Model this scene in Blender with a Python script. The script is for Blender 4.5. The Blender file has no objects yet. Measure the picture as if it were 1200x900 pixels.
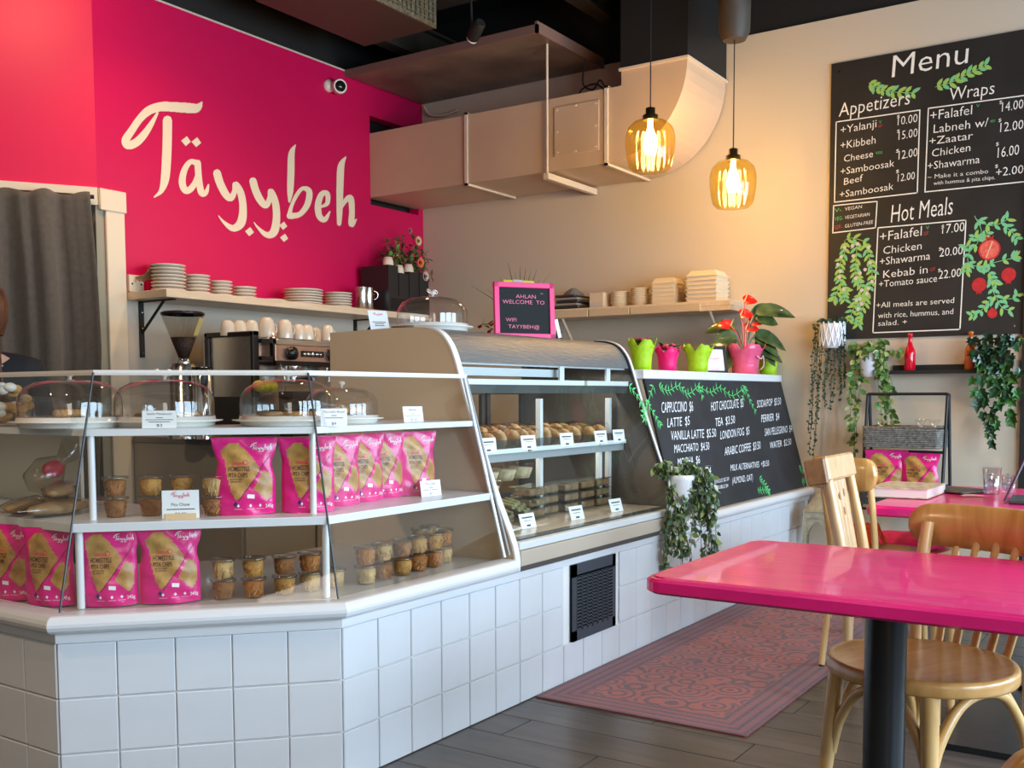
import bpy, math, random
from mathutils import Vector, Matrix
random.seed(7)
PI = math.pi
# ------------------------------------------------------------------ camera, world, light, exposure
SC = bpy.context.scene
COL = SC.collection
EYE = 1.22
FPX, CX, CY = 1195.51, 615.14, 543.09
_y, _p, _r = math.radians(56.631), math.radians(-3.8686), math.radians(-0.1938)
FW = Vector((math.sin(_y)*math.cos(_p), math.cos(_y)*math.cos(_p), math.sin(_p)))
_rt = Vector((math.cos(_y), -math.sin(_y), 0)); _up = _rt.cross(FW)
RT = _rt*math.cos(_r) + _up*math.sin(_r)
UP = -_rt*math.sin(_r) + _up*math.cos(_r)
cam = bpy.data.cameras.new('camera'); cam_o = bpy.data.objects.new('camera', cam); COL.objects.link(cam_o)
cam.sensor_width = 36; cam.sensor_fit = 'HORIZONTAL'; cam.lens = FPX/1200*36
cam.shift_x = (600-CX)/1200; cam.shift_y = (CY-450)/1200; cam.clip_start = .02; cam.clip_end = 60
m3 = Matrix((RT, UP, -FW)).transposed()
cam_o.matrix_world = Matrix.Translation((0, 0, EYE)) @ m3.to_4x4()
SC.camera = cam_o
SC.view_settings.view_transform = 'Standard'; SC.view_settings.look = 'None'
SC.view_settings.gamma = 1; SC.view_settings.use_curve_mapping = False
SC.view_settings.exposure = 0.38
w = bpy.data.worlds.new('world'); SC.world = w; w.use_nodes = True
w.node_tree.nodes['Background'].inputs[0].default_value = (.75, .86, 1, 1)
w.node_tree.nodes['Background'].inputs[1].default_value = .6
SC.cycles.max_bounces = 8; SC.cycles.transparent_max_bounces = 24; SC.cycles.sample_clamp_indirect = 6
SC.cycles.caustics_reflective = False; SC.cycles.caustics_refractive = False

def lamp(name, kind, loc, energy, color, target=None, size=.1, size_y=None, spot=None, blend=.6):
    d = bpy.data.lights.new(name, kind); d.energy = energy; d.color = color
    if kind == 'AREA':
        d.size = size
        if size_y: d.shape = 'RECTANGLE'; d.size_y = size_y
    elif kind == 'SPOT':
        d.spot_size = math.radians(spot); d.spot_blend = blend; d.shadow_soft_size = size
    else: d.shadow_soft_size = size
    o = bpy.data.objects.new(name, d); COL.objects.link(o); o.location = loc
    if target is not None:
        o.rotation_euler = (Vector(target)-Vector(loc)).to_track_quat('-Z', 'Y').to_euler()
    return o
DAY = (.60, .80, 1.0); WARM = (1.0, .66, .36)
for k in range(3):      # the shop-front windows to the right of and behind the viewer
    x = 1.7+k*2.0
    lamp('window_daylight', 'AREA', (x, -2.52, 1.75), 140, DAY, (x, 2, 1.35), 1.7, 2.2)
lamp('window_daylight', 'AREA', (-1.9, -2.52, 1.9), 34, (1, .9, .8), (-1.9, 2, 1.4), 1.3, 2.0)
for x, y, e, tx, ty, tz in ((.6, 1.6, 40, .6, 1.6, 0), (4.6, 4.0, 80, 4.6, 4.2, 0), (3.2, .2, 80, 3.2, .2, 0), (5.2, .6, 80, 5.2, .6, 0), (-.4, 3.0, 130, 1.7, 3.1, .2)):  # second and last are added fills for the back area and left counter face
    lamp('ceiling_can_and_fill_light', 'SPOT', (x, y, 3.9), e, (1, .74, .5), (tx, ty, tz), .06, None, 110, .8)
for x, y, e, tx, ty, tz, sp in ((2.7, 4.6, 62, 3.35, 5.8, 3.2, 95), (5.2, 4.6, 56, 5.5, 5.56, 3.1, 80), (3.6, 4.4, 60, 4.4, 5.3, 1.0, 100)):
    lamp('wall_wash_light', 'SPOT', (x, y, 3.85), e, (1, .58, .30), (tx, ty, tz), .05, None, sp, .9)

# ------------------------------------------------------------------ helpers
def ray(px, py): return FW + RT*((px-CX)/FPX) - UP*((py-CY)/FPX)
O0 = Vector((0, 0, EYE))
def atX(px, py, v): d = ray(px, py); return O0 + d*(v/d.x)
def atY(px, py, v): d = ray(px, py); return O0 + d*(v/d.y)
def atZ(px, py, v): d = ray(px, py); return O0 + d*((v-EYE)/d.z)
def atP(px, py, p, n):
    d = ray(px, py); n = Vector(n); return O0 + d*(((Vector(p)-O0).dot(n))/d.dot(n))

MATS = {}
def mat(name, col, rough=.5, metal=0, var=0, vscale=8, bump=0, bscale=60, emis=None, estr=0, trans=0, ior=1.45, coat=0, col2=None, stretch=None, spec=None, sheen=0):
    if name in MATS: return MATS[name]
    m = bpy.data.materials.new(name); m.use_nodes = True; MATS[name] = m
    nt = m.node_tree; N = nt.nodes; L = nt.links; b = N['Principled BSDF']
    b.inputs['Base Color'].default_value = (*col, 1); b.inputs['Roughness'].default_value = rough
    b.inputs['Metallic'].default_value = metal; b.inputs['IOR'].default_value = ior
    b.inputs['Transmission Weight'].default_value = trans; b.inputs['Coat Weight'].default_value = coat
    b.inputs['Sheen Weight'].default_value = sheen
    if spec is not None: b.inputs['Specular IOR Level'].default_value = spec
    if emis: b.inputs['Emission Color'].default_value = (*emis, 1); b.inputs['Emission Strength'].default_value = estr
    if var or bump or col2:
        tc = N.new('ShaderNodeTexCoord'); mp = N.new('ShaderNodeMapping'); L.new(tc.outputs['Object'], mp.inputs[0])
        if stretch: mp.inputs['Scale'].default_value = stretch
    if var or col2:
        n = N.new('ShaderNodeTexNoise'); n.inputs['Scale'].default_value = vscale; n.inputs['Detail'].default_value = 5
        L.new(mp.outputs[0], n.inputs['Vector'])
        cr = N.new('ShaderNodeValToRGB'); L.new(n.outputs['Fac'], cr.inputs[0])
        c2 = col2 if col2 else tuple(min(1, c*(1+var)) for c in col)
        c1 = tuple(c*(1-var) for c in col)
        cr.color_ramp.elements[0].position = .32; cr.color_ramp.elements[1].position = .68
        cr.color_ramp.elements[0].color = (*c1, 1); cr.color_ramp.elements[1].color = (*c2, 1)
        L.new(cr.outputs[0], b.inputs['Base Color'])
    if bump:
        n2 = N.new('ShaderNodeTexNoise'); n2.inputs['Scale'].default_value = bscale; n2.inputs['Detail'].default_value = 4
        L.new(mp.outputs[0], n2.inputs['Vector'])
        bp = N.new('ShaderNodeBump'); bp.inputs['Strength'].default_value = bump; bp.inputs['Distance'].default_value = .01
        L.new(n2.outputs['Fac'], bp.inputs['Height']); L.new(bp.outputs[0], b.inputs['Normal'])
    return m
def clear(name, tint=(1, 1, 1), gloss=.5, rough=.02, ior=1.5):
    """thin clear glass or plastic film: mostly see-through, mirror-like at grazing angles"""
    if name in MATS: return MATS[name]
    m = bpy.data.materials.new(name); m.use_nodes = True; MATS[name] = m
    nt = m.node_tree; N = nt.nodes; L = nt.links; N.clear()
    o = N.new('ShaderNodeOutputMaterial'); mx = N.new('ShaderNodeMixShader')
    t = N.new('ShaderNodeBsdfTransparent'); g = N.new('ShaderNodeBsdfGlossy'); fr = N.new('ShaderNodeLayerWeight')
    pw = N.new('ShaderNodeMath'); pw.operation = 'POWER'; pw.inputs[1].default_value = 4.0
    mu = N.new('ShaderNodeMath'); mu.operation = 'MULTIPLY_ADD'; mu.inputs[1].default_value = .75*gloss; mu.inputs[2].default_value = .07*gloss
    mu.use_clamp = True
    t.inputs[0].default_value = (*tint, 1); g.inputs['Roughness'].default_value = rough; fr.inputs[0].default_value = .5
    L.new(fr.outputs['Facing'], pw.inputs[0]); L.new(pw.outputs[0], mu.inputs[0]); L.new(mu.outputs[0], mx.inputs[0]); L.new(t.outputs[0], mx.inputs[1])
    L.new(g.outputs[0], mx.inputs[2]); L.new(mx.outputs[0], o.inputs[0])
    return m
def wood(name, c1, c2, rough=.4, scale=(1, 1, 1), wscale=3, coat=.2, dist=6):
    if name in MATS: return MATS[name]
    m = bpy.data.materials.new(name); m.use_nodes = True; MATS[name] = m
    nt = m.node_tree; N = nt.nodes; L = nt.links; b = N['Principled BSDF']
    b.inputs['Roughness'].default_value = rough; b.inputs['Coat Weight'].default_value = coat; b.inputs['Coat Roughness'].default_value = .2
    tc = N.new('ShaderNodeTexCoord'); mp = N.new('ShaderNodeMapping'); mp.inputs['Scale'].default_value = scale
    L.new(tc.outputs['Object'], mp.inputs[0])
    n = N.new('ShaderNodeTexNoise'); n.inputs['Scale'].default_value = wscale; n.inputs['Detail'].default_value = 8; n.inputs['Distortion'].default_value = dist*.2
    L.new(mp.outputs[0], n.inputs['Vector'])
    cr = N.new('ShaderNodeValToRGB'); cr.color_ramp.elements[0].position = .3; cr.color_ramp.elements[1].position = .7
    cr.color_ramp.elements[0].color = (*c1, 1); cr.color_ramp.elements[1].color = (*c2, 1)
    L.new(n.outputs['Fac'], cr.inputs[0]); L.new(cr.outputs[0], b.inputs['Base Color'])
    bp = N.new('ShaderNodeBump'); bp.inputs['Strength'].default_value = .12; bp.inputs['Distance'].default_value = .004
    L.new(n.outputs['Fac'], bp.inputs['Height']); L.new(bp.outputs[0], b.inputs['Normal'])
    return m

class MB:
    """collects shapes; .obj() links them as one mesh object"""
    def __init__(s): s.v = []; s.f = []; s.m = []; s.sm = []; s.mats = []; s.cur = 0; s.xf = Matrix.Identity(4)
    def use(s, m):
        if m not in s.mats: s.mats.append(m)
        s.cur = s.mats.index(m); return s
    def add(s, vs, fs, smooth=False, xf=None):
        X = s.xf @ xf if xf is not None else s.xf
        b = len(s.v); s.v += [tuple(X @ Vector(p)) for p in vs]
        for f in fs: s.f.append([b+i for i in f]); s.m.append(s.cur); s.sm.append(smooth)
        return s
    def box(s, c, d, rz=0, xf=None, bev=0):
        x, y, z = d[0]/2, d[1]/2, d[2]/2
        M = Matrix.Translation(c) @ Matrix.Rotation(rz, 4, 'Z')
        if xf is not None: M = M @ xf
        if bev:
            b = min(bev, x*.9, y*.9, z*.9); vs = []
            for sx in (-1, 1):
                for sy in (-1, 1):
                    for sz in (-1, 1):
                        vs += [(sx*(x-b), sy*(y-b), sz*z), (sx*(x-b), sy*y, sz*(z-b)), (sx*x, sy*(y-b), sz*(z-b))]
            def i(a, b_, c_, k): return ((a*2+b_)*2+c_)*3+k
            fs = []
            fs += [[i(0,0,0,0), i(0,1,0,0), i(1,1,0,0), i(1,0,0,0)], [i(0,0,1,0), i(1,0,1,0), i(1,1,1,0), i(0,1,1,0)]]
            fs += [[i(0,0,0,1), i(1,0,0,1), i(1,0,1,1), i(0,0,1,1)], [i(0,1,0,1), i(0,1,1,1), i(1,1,1,1), i(1,1,0,1)]]
            fs += [[i(0,0,0,2), i(0,0,1,2), i(0,1,1,2), i(0,1,0,2)], [i(1,0,0,2), i(1,1,0,2), i(1,1,1,2), i(1,0,1,2)]]
            for a in (0, 1):
                for c_ in (0, 1):
                    q = [i(0,a,c_,0), i(1,a,c_,0), i(1,a,c_,1), i(0,a,c_,1)]; fs.append(q if (a ^ c_) else q[::-1])
                    q = [i(a,0,c_,0), i(a,1,c_,0), i(a,1,c_,2), i(a,0,c_,2)]; fs.append(q[::-1] if (a ^ c_) else q)
                    q = [i(a,c_,0,1), i(a,c_,1,1), i(a,c_,1,2), i(a,c_,0,2)]; fs.append(q if (a ^ c_) else q[::-1])
            for a in (0, 1):
                for b_ in (0, 1):
                    for c_ in (0, 1):
                        q = [i(a,b_,c_,0), i(a,b_,c_,1), i(a,b_,c_,2)]; fs.append(q if (a+b_+c_) % 2 else q[::-1])
            return s.add(vs, fs, False, M)
        vs = [(-x,-y,-z), (x,-y,-z), (x,y,-z), (-x,y,-z), (-x,-y,z), (x,-y,z), (x,y,z), (-x,y,z)]
        return s.add(vs, [(0,3,2,1), (4,5,6,7), (0,1,5,4), (1,2,6,5), (2,3,7,6), (3,0,4,7)], False, M)
    def bb(s, a, b, bev=0):
        return s.box([(a[i]+b[i])/2 for i in range(3)], [abs(b[i]-a[i]) for i in range(3)], bev=bev)
    def lathe(s, prof, c=(0, 0, 0), n=24, xf=None, cap=True, a0=0, a1=2*PI, wob=None):
        M = Matrix.Translation(c)
        if xf is not None: M = M @ xf
        full = abs(a1-a0-2*PI) < 1e-6; k = n if full else n+1; vs = []; fs = []
        for (r, z) in prof:
            for j in range(k):
                a = a0+(a1-a0)*j/n; rr = r*(wob(a, z) if wob else 1)
                vs.append((rr*math.cos(a), rr*math.sin(a), z))
        for i in range(len(prof)-1):
            for j in range(n):
                j2 = (j+1) % k if full else j+1
                fs.append((i*k+j, i*k+j2, (i+1)*k+j2, (i+1)*k+j))
        s.add(vs, fs, True, M)
        if cap and full:
            if prof[0][0] > 1e-4: s.add(vs[:k], [tuple(range(k))[::-1]], False, M)
            if prof[-1][0] > 1e-4: s.add(vs[-k:], [tuple(range(k))], False, M)
        return s
    def cyl(s, p0, p1, r0, r1=None, n=12, cap=True):
        r1 = r0 if r1 is None else r1; p0 = Vector(p0); d = Vector(p1)-p0
        q = d.to_track_quat('Z', 'Y').to_matrix().to_4x4()
        return s.lathe([(r0, 0), (r1, d.length)], p0, n, q, cap)
    def tube(s, pts, r, n=8, closed=False, cap=True, flat=1.0):
        P = [Vector(p) for p in pts]; m = len(P); rs = r if isinstance(r, (list, tuple)) else [r]*m
        vs = []; fs = []; nrm = None
        for i in range(m):
            if closed: t = P[(i+1) % m]-P[i-1]
            else: t = P[min(i+1, m-1)]-P[max(i-1, 0)]
            t.normalize()
            if nrm is None:
                a = Vector((0, 0, 1)) if abs(t.z) < .9 else Vector((1, 0, 0)); nrm = t.cross(a).normalized()
            else: nrm = (nrm-t*nrm.dot(t)).normalized()
            bn = t.cross(nrm)
            for j in range(n):
                a = 2*PI*j/n; vs.append(P[i]+nrm*(rs[i]*math.cos(a))+bn*(rs[i]*flat*math.sin(a)))
        e = m if closed else m-1
        for i in range(e):
            for j in range(n):
                a, b = i*n+j, i*n+(j+1) % n; c, d = ((i+1) % m)*n+(j+1) % n, ((i+1) % m)*n+j
                fs.append((a, b, c, d))
        s.add(vs, fs, True)
        if cap and not closed: s.add(vs[:n], [tuple(range(n))[::-1]]); s.add(vs[-n:], [tuple(range(n))])
        return s
    def prism(s, poly, h, xf=None, smooth=False):
        """poly in XY, extruded h along Z, placed with xf"""
        n = len(poly); vs = [(p[0], p[1], 0) for p in poly]+[(p[0], p[1], h) for p in poly]
        fs = [tuple(range(n))[::-1], tuple(range(n, 2*n))]
        s.add(vs, fs, False, xf)
        s.add(vs, [(i, (i+1) % n, n+(i+1) % n, n+i) for i in range(n)], smooth, xf)
        return s
    def quad(s, a, b, c, d): return s.add([a, b, c, d], [(0, 1, 2, 3)])
    def ball(s, c, r, n=10, sc=(1, 1, 1), k=6):
        pr = [(r*math.sin(PI*i/k) if 0 < i < k else .0001, -r*math.cos(PI*i/k)) for i in range(k+1)]
        return s.lathe(pr, c, n, Matrix.Diagonal((*sc, 1)), False)
    def obj(s, name, parent=None, m=None, world=False, sub=0):
        if m is not None and not s.mats: s.mats = [m]
        me = bpy.data.meshes.new(name); me.from_pydata(s.v, [], s.f)
        for x in s.mats: me.materials.append(x)
        if len(s.mats) > 1: me.polygons.foreach_set('material_index', s.m)
        me.polygons.foreach_set('use_smooth', s.sm); me.update()
        o = bpy.data.objects.new(name, me); COL.objects.link(o)
        if parent is not None:
            o.parent = parent
            if world: o.matrix_parent_inverse = rootmat(parent).inverted()
        if sub:
            md = o.modifiers.new('s', 'SUBSURF'); md.levels = sub; md.render_levels = sub
        return o
def rootmat(o):
    M = o.matrix_basis.copy()
    while o.parent: M = o.parent.matrix_basis @ o.matrix_parent_inverse @ M if False else (o.parent.matrix_basis @ (o.matrix_parent_inverse @ M)); o = o.parent
    return M
def frame(o, x, y):
    x = Vector(x).normalized(); y = Vector(y); z = x.cross(y).normalized(); y = z.cross(x)
    M = Matrix((x, y, z)).transposed().to_4x4(); M.translation = Vector(o); return M
def tag(o, label=None, cat=None, group=None, kind=None):
    if label: o['label'] = label
    if cat: o['category'] = cat
    if group: o['group'] = group
    if kind: o['kind'] = kind
    return o
def thing(name, label, cat, loc=(0, 0, 0), rz=0, group=None, rot=None):
    o = bpy.data.objects.new(name, None); COL.objects.link(o); o.location = loc
    o.rotation_euler = rot if rot else (0, 0, rz); o.empty_display_size = .05
    return tag(o, label, cat, group)
def dup(o, label=None, loc=None, rz=None, group=None, parent=None, name=None, scale=None):
    def cp(a, par):
        c = a.copy(); COL.objects.link(c)
        if par is not None: c.parent = par
        for ch in kids.get(a, ()): cp(ch, c)
        return c
    kids = {}
    def walk(a):
        kids[a] = list(a.children)
        for ch in a.children: walk(ch)
    walk(o)
    c = cp(o, parent)
    if label: c['label'] = label
    if group: c['group'] = group
    if loc is not None: c.location = loc
    if rz is not None: c.rotation_euler = (0, 0, rz)
    if scale is not None: c.scale = scale
    return c
def struct(name, mb, m=None): return tag(mb.obj(name, None, m), kind='structure')

_T = {}
def text_geo(s, off=-.006):
    s0 = s; s = (s, off)
    if s not in _T:
        c = bpy.data.curves.new('t', 'FONT'); c.body = s0; c.resolution_u = 2; c.offset = off
        o = bpy.data.objects.new('t', c); me = bpy.data.meshes.new_from_object(o)
        vs = [tuple(v.co) for v in me.vertices]; fs = [tuple(p.vertices) for p in me.polygons]
        xs = [v[0] for v in vs] or [0, 1]; _T[s] = (vs, fs, min(xs), max(xs))
        bpy.data.objects.remove(o); bpy.data.curves.remove(c); bpy.data.meshes.remove(me)
    return _T[s]
def write(mb, s, p0, p1, h, nrm, lift=.0015, slant=0, up=None):
    """text from p0 to p1 along the baseline, capital height h, on a plane with normal nrm"""
    vs, fs, a, b = text_geo(s); p0 = Vector(p0); dx = Vector(p1)-p0; L = dx.length; nrm = Vector(nrm).normalized()
    x = dx.normalized(); y = nrm.cross(x) if up is None else Vector(up).normalized()
    out = []
    for v in vs:
        u = (v[0]-a)/(b-a)*L; t = v[1]/.7*h
        out.append(p0+x*(u+slant*t)+y*t+nrm*lift)
    return mb.add(out, fs)
def cr(P, k=6):
    """Catmull-Rom through points of any dimension"""
    out = []; n = len(P)
    for i in range(n-1):
        a, b, c, d = P[max(i-1, 0)], P[i], P[i+1], P[min(i+2, n-1)]
        for j in range(k):
            t = j/k
            out.append(tuple(.5*((2*b[q])+(-a[q]+c[q])*t+(2*a[q]-5*b[q]+4*c[q]-d[q])*t*t+(-a[q]+3*b[q]-3*c[q]+d[q])*t**3) for q in range(len(b))))
    out.append(tuple(P[-1])); return out
def brush(P, k=6):
    """2D stroke of (x, y, width) -> (verts, faces) with round joints"""
    S = cr(P, k) if len(P) > 2 else list(P); vs = []; fs = []
    for i, (x, y, wd) in enumerate(S):
        a = S[max(i-1, 0)]; b = S[min(i+1, len(S)-1)]; tx, ty = b[0]-a[0], b[1]-a[1]; L = math.hypot(tx, ty) or 1
        wd = max(wd, .01)/2; vs += [(x-ty/L*wd, y+tx/L*wd), (x+ty/L*wd, y-tx/L*wd)]
        if i: q = 2*i; fs.append((q-2, q-1, q+1, q))
    for (x, y, wd) in (S[::3]+[S[-1]]):
        b = len(vs); vs += [(x+math.cos(t*PI/4)*wd/2, y+math.sin(t*PI/4)*wd/2) for t in range(8)]; fs.append(tuple(range(b, b+8)))
    return vs, fs
# ------------------------------------------------------------------ materials of the shell
PINK = mat('pink_paint', (.56, .004, .075), .42, bump=.04, bscale=90, spec=.35)
REDP = mat('magenta_red_paint', (.66, .012, .075), .45, bump=.04, bscale=90, spec=.35)
CREAM = mat('cream_paint', (.60, .50, .375), .62, bump=.05, bscale=70)
BEIGE = mat('beige_lower_paint', (.58, .50, .40), .55, bump=.05, bscale=50)
BLACK = mat('matt_black', (.012, .011, .010), .6)
DARKM = mat('dark_brown_steel', (.055, .042, .030), .55, var=.4, vscale=3)
TRIM = mat('ivory_trim_paint', (.72, .62, .46), .4)
FLOORM = wood('dark_taupe_plank', (.045, .038, .034), (.105, .090, .078), .34, (6, .7, 1), 2.2, .1)
GAP = mat('floor_joint', (.02, .018, .016), .8)
XC, YP = 6.88, 5.56
f = MB().bb((-2.6, -2.7, -.1), (7.0, 8.2, -.006))
floor = struct('floor', f, GAP)
pk = MB().box((0, 0, -.004), (.197, 1.197, .008), bev=.0015).obj('plank', floor, FLOORM)
pk.location = (100, 0, 0); first = True
for i in range(26):
    for j in range(4):
        x = 1.25+i*.2; y = -.95+j*1.2+(i % 3)*.4
        if y > 2.9: continue
        o = pk if first else pk.copy()
        if not first: COL.objects.link(o)
        first = False; o.location = (x, y, 0)
struct('floor_behind_counter', MB().bb((1.0, 3.2, -.006), (6.88, 8.2, 0)), FLOORM)
# back wall: magenta above the plate shelf, beige below it, with the duct opening
b = MB(); b.use(PINK)
for a, c in (((3.786, 1.83), (6.22, 3.70)), ((6.22, 1.83), (6.82, 2.735)), ((6.22, 3.43), (6.82, 3.70)), ((6.82, 1.83), (7.0, 3.70))):
    x0, z0 = a; x1, z1 = c
    if x0 == 3.786:
        b.bb((3.786, YP, 2.42), (6.22, YP+.1, z1)); b.bb((3.826, YP, z0), (6.22, YP+.1, 2.42))
    else: b.bb((x0, YP, z0), (x1, YP+.1, z1))
b.use(BEIGE).bb((3.826, YP, 0), (7.0, YP+.1, 1.83))
struct('wall_back', b)
struct('wall_back_hole_shade', MB().bb((5.9, YP+.14, 2.5), (6.99, YP+.16, 3.69)), BLACK)  # black sheet standing in for the darkness behind the duct opening
D = Vector((-.84, .54, 0)).normalized(); NN = Vector((-.54, -.84, 0)).normalized(); K0 = Vector((3.786, YP, 0))
def ang(u, out, z): return K0 + D*u + NN*out + Vector((0, 0, z))
def angbox(b, u0, u1, o0, o1, z0, z1):
    P = [ang(u, o, z) for z in (z0, z1) for u, o in ((u0, o0), (u1, o0), (u1, o1), (u0, o1))]
    return b.add(P, [(0,3,2,1), (4,5,6,7), (0,1,5,4), (1,2,6,5), (2,3,7,6), (3,0,4,7)])
struct('wall_left', angbox(MB(), 0, 3.4, -.1, 0, 2.42, 3.72), REDP)
b = MB(); angbox(b, 2.6, 3.4, -.1, 0, 0, 2.42); struct('wall_left_lower', b, REDP)
# door casing and jamb
cs = MB(); cs.use(TRIM); cs.bb((3.826, YP-.022, 0), (3.955, YP+.0, 2.38), .004); cs.bb((3.786, YP-.03, 2.335), (3.965, YP, 2.463), .004)
angbox(cs, 0, 2.7, 0, .028, 2.36, 2.463); struct('trim_1', cs)
OLIVE = mat('olive_grey_door_paint', (.30, .28, .20), .5)
d = MB(); d.use(OLIVE); d.bb((3.77, YP+.0, 0), (3.826, YP+.35, 2.42)); d.bb((2.6, 7.6, 0), (4.0, 7.7, 2.6))
struct('door_1', d)
# right-hand wall
c = MB(); c.bb((XC, .90, 0), (XC+.12, 5.66, 3.685)); struct('wall_right', c, CREAM)
c = MB(); c.bb((XC, -2.7, 2.6), (XC+.12, .90, 3.685)); c.bb((XC, -2.7, 0), (XC+.12, -.2, 2.6)); struct('wall_right_far', c, CREAM)
fr = MB(); fr.bb((XC-.03, .865, 0), (XC+.1, .90, 2.6)); fr.bb((XC-.03, -.2, 2.55), (XC+.1, .90, 2.62)); fr.bb((XC-.03, -.22, 0), (XC+.1, -.18, 2.6))
dr = struct('door_2', fr, BLACK)
MB().bb((XC+.04, -.18, .05), (XC+.05, .865, 2.55)).obj('glass_pane', dr, clear('window_glass', (.9, .95, .92), .8))
# unseen remaining walls and shop-front
g = MB()
for a, e in (((-2.7, 0), (7.0, .55)), ((-2.7, 2.95), (7.0, 4.3))): g.bb((a[0], -2.72, a[1]), (e[0], -2.6, e[1]))
for x in (-2.7, -1.1, 1.35, 3.1, 4.85, 6.75): g.bb((x, -2.72, .55), (x+(2.4 if x == -1.1 else .18), -2.6, 2.95))
struct('wall_front', g, CREAM)
struct('wall_behind', MB().bb((-2.8, -2.7, 0), (-2.6, 8.2, 4.3)), CREAM)
struct('wall_far_left', MB().bb((-2.7, 8.1, 0), (4.2, 8.25, 4.3)), CREAM)
# ceiling void
struct('ceiling', MB().bb((-2.8, -2.8, 4.3), (7.1, 8.3, 4.4)), BLACK)
u = MB(); u.bb((3.7, YP+.12, 3.70), (7.0, YP+.2, 4.3)); u.bb((XC+.02, -2.7, 3.685), (7.0, 5.7, 4.3)); angbox(u, 0, 3.4, -.2, -.12, 3.72, 4.3)
struct('wall_upper', u, BLACK)
cap = MB(); cap.use(mat('white_wall_cap', (.6, .5, .42), .5)).bb((3.786, YP-.004, 3.70), (6.1, YP+.1, 3.712)); struct('trim_2', cap)
# roof joists
def joist(y, z, x0=-2.5, x1=6.9, h=.22):
    t = thing('roof_joist', None, 'beam', (0, 0, 0), 0, 'roof joists'); b = MB()
    b.bb((x0, y-.06, z), (x1, y+.06, z+.02)); b.bb((x0, y-.06, z+h), (x1, y+.06, z+h+.02)); b.bb((x0, y-.008, z), (x1, y+.008, z+h))
    b.obj('flange_beam', t, DARKM); return t
for y, z, lab in ((5.22, 3.86, 'dark steel roof joist just in front of the magenta wall'), (3.75, 3.98, 'dark steel roof joist above the brown hung panel'),
                  (2.45, 3.93, 'dark steel roof joist right of the black duct'), (1.2, 4.0, 'dark steel roof joist nearest the viewer')):
    tag(joist(y, z), lab)
t = thing('cross_beam', 'dark steel cross beam running under the roof deck beside black duct', 'beam'); b = MB()
b.bb((6.0, -1, 4.05), (6.12, 5.5, 4.25)); b.obj('beam_web', t, DARKM)
# ------------------------------------------------------------------ ducts
TAN = mat('tan_duct_paint', (.62, .44, .29), .45, var=.06, vscale=2)
t = thing('ventilation_duct', 'square tan painted duct leaving the magenta wall and curving up to the ceiling', 'duct', (0, 0, 0))
prof = [(5.60, 2.79), (5.60, 3.29), (3.31, 3.29), (3.31, 3.40), (2.83, 3.385)]
for k in range(1, 15):
    a = math.radians(k*90/15); prof.append((3.43-.60*math.cos(a)*1.0, 3.385-.595*math.sin(a)))
prof.append((3.43, 2.79))
M = Matrix(((0, 0, 1, 6.22), (1, 0, 0, 0), (0, 1, 0, 0), (0, 0, 0, 1)))
MB().prism(prof, .64, M).obj('duct_body', t, TAN)
LTAN = mat('light_tan_flange', (.70, .57, .43), .4)
for y in (4.605, 3.42):
    b = MB(); b.bb((6.205, y-.012, 2.775), (6.22, y+.012, 3.305)); b.bb((6.205, y-.012, 2.775), (6.86, y+.012, 2.79)); b.bb((6.205, y-.012, 3.29), (6.86, y+.012, 3.305)); b.obj('seam_flange', t, LTAN)
p = MB().bb((6.207, 3.475, 2.885), (6.22, 3.835, 3.225), .004).obj('access_panel', t, TAN)
for y, z in ((3.5, 2.91), (3.5, 3.05), (3.5, 3.2), (3.66, 3.21), (3.81, 3.2), (3.81, 3.05), (3.81, 2.91), (3.66, 2.9)):
    MB().box((6.204, y, z), (.008, .022, .010), bev=.002).obj('clip', p, LTAN)
t = thing('duct_hanger', 'pale threaded rod and strut carrying the tan duct', 'hanger', (6.19, 3.88, 0))
b = MB().cyl((0, 0, 2.76), (0, 0, 3.67), .009, n=8); b.obj('rod', t, LTAN)
MB().bb((-.02, -.02, 2.73), (.68, .02, 2.772)).obj('strut_channel', t, LTAN)
t = thing('black_duct', 'black square duct dropping from the ceiling onto the tan elbow', 'duct', (6.22, 2.83, 0))
MB().bb((-.003, -.003, 3.40), (.645, .485, 4.3)).obj('duct_body', t, BLACK)
MB().bb((-.012, -.012, 3.385), (.655, .495, 3.402)).obj('rim', t, LTAN)
PANB = mat('brown_sheet_panel', (.20, .14, .10), .42, var=.35, vscale=2.5)
t = thing('hung_panel', 'brown sheet metal panel hung under the roof above the tan duct', 'panel', (5.94, 3.8, 3.66))
MB().bb((.02, .02, .0), (.92, 1.74, .02)).obj('sheet', t, PANB)
b = MB(); b.bb((0, 0, -.005), (.02, 1.76, .05)); b.bb((0, 0, -.005), (.93, .02, .07)); b.obj('edge_rail', t, mat('dusty_rail', (.22, .13, .10), .5))
t = thing('hanging_cable', 'dark curled cable dangling from the brown hung panel', 'cable', (6.5, 3.75, 3.4)); b = MB()
b.tube(cr([(0, 0, .22), (.0, .02, .05), (.02, -.05, 0), (.0, -.12, .05), (.02, -.15, -.02), (.0, -.08, .03), (0, .04, -.0), (0, .06, -.12)]), .006, 6); b.obj('cable_run', t, BLACK)
t = thing('white_cable_stub', 'short white cable curling from the corner under the brown panel', 'cable', (6.84, 5.5, 3.6)); b = MB()
b.tube(cr([(0, 0, .03), (0, -.05, -.04), (0, -.2, -.07), (0, -.34, -.05)]), .011, 6); b.obj('cable_run', t, LTAN)
t = thing('rooftop_unit', 'boxy brown air unit with mesh side hung in the dark ceiling', 'air conditioner', (4.7, 4.5, 3.76)); b = MB()
MB().bb((0, .02, 0), (1.05, .68, .5), .01).obj('housing', t, mat('brown_unit', (.07, .045, .03), .5))
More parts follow.
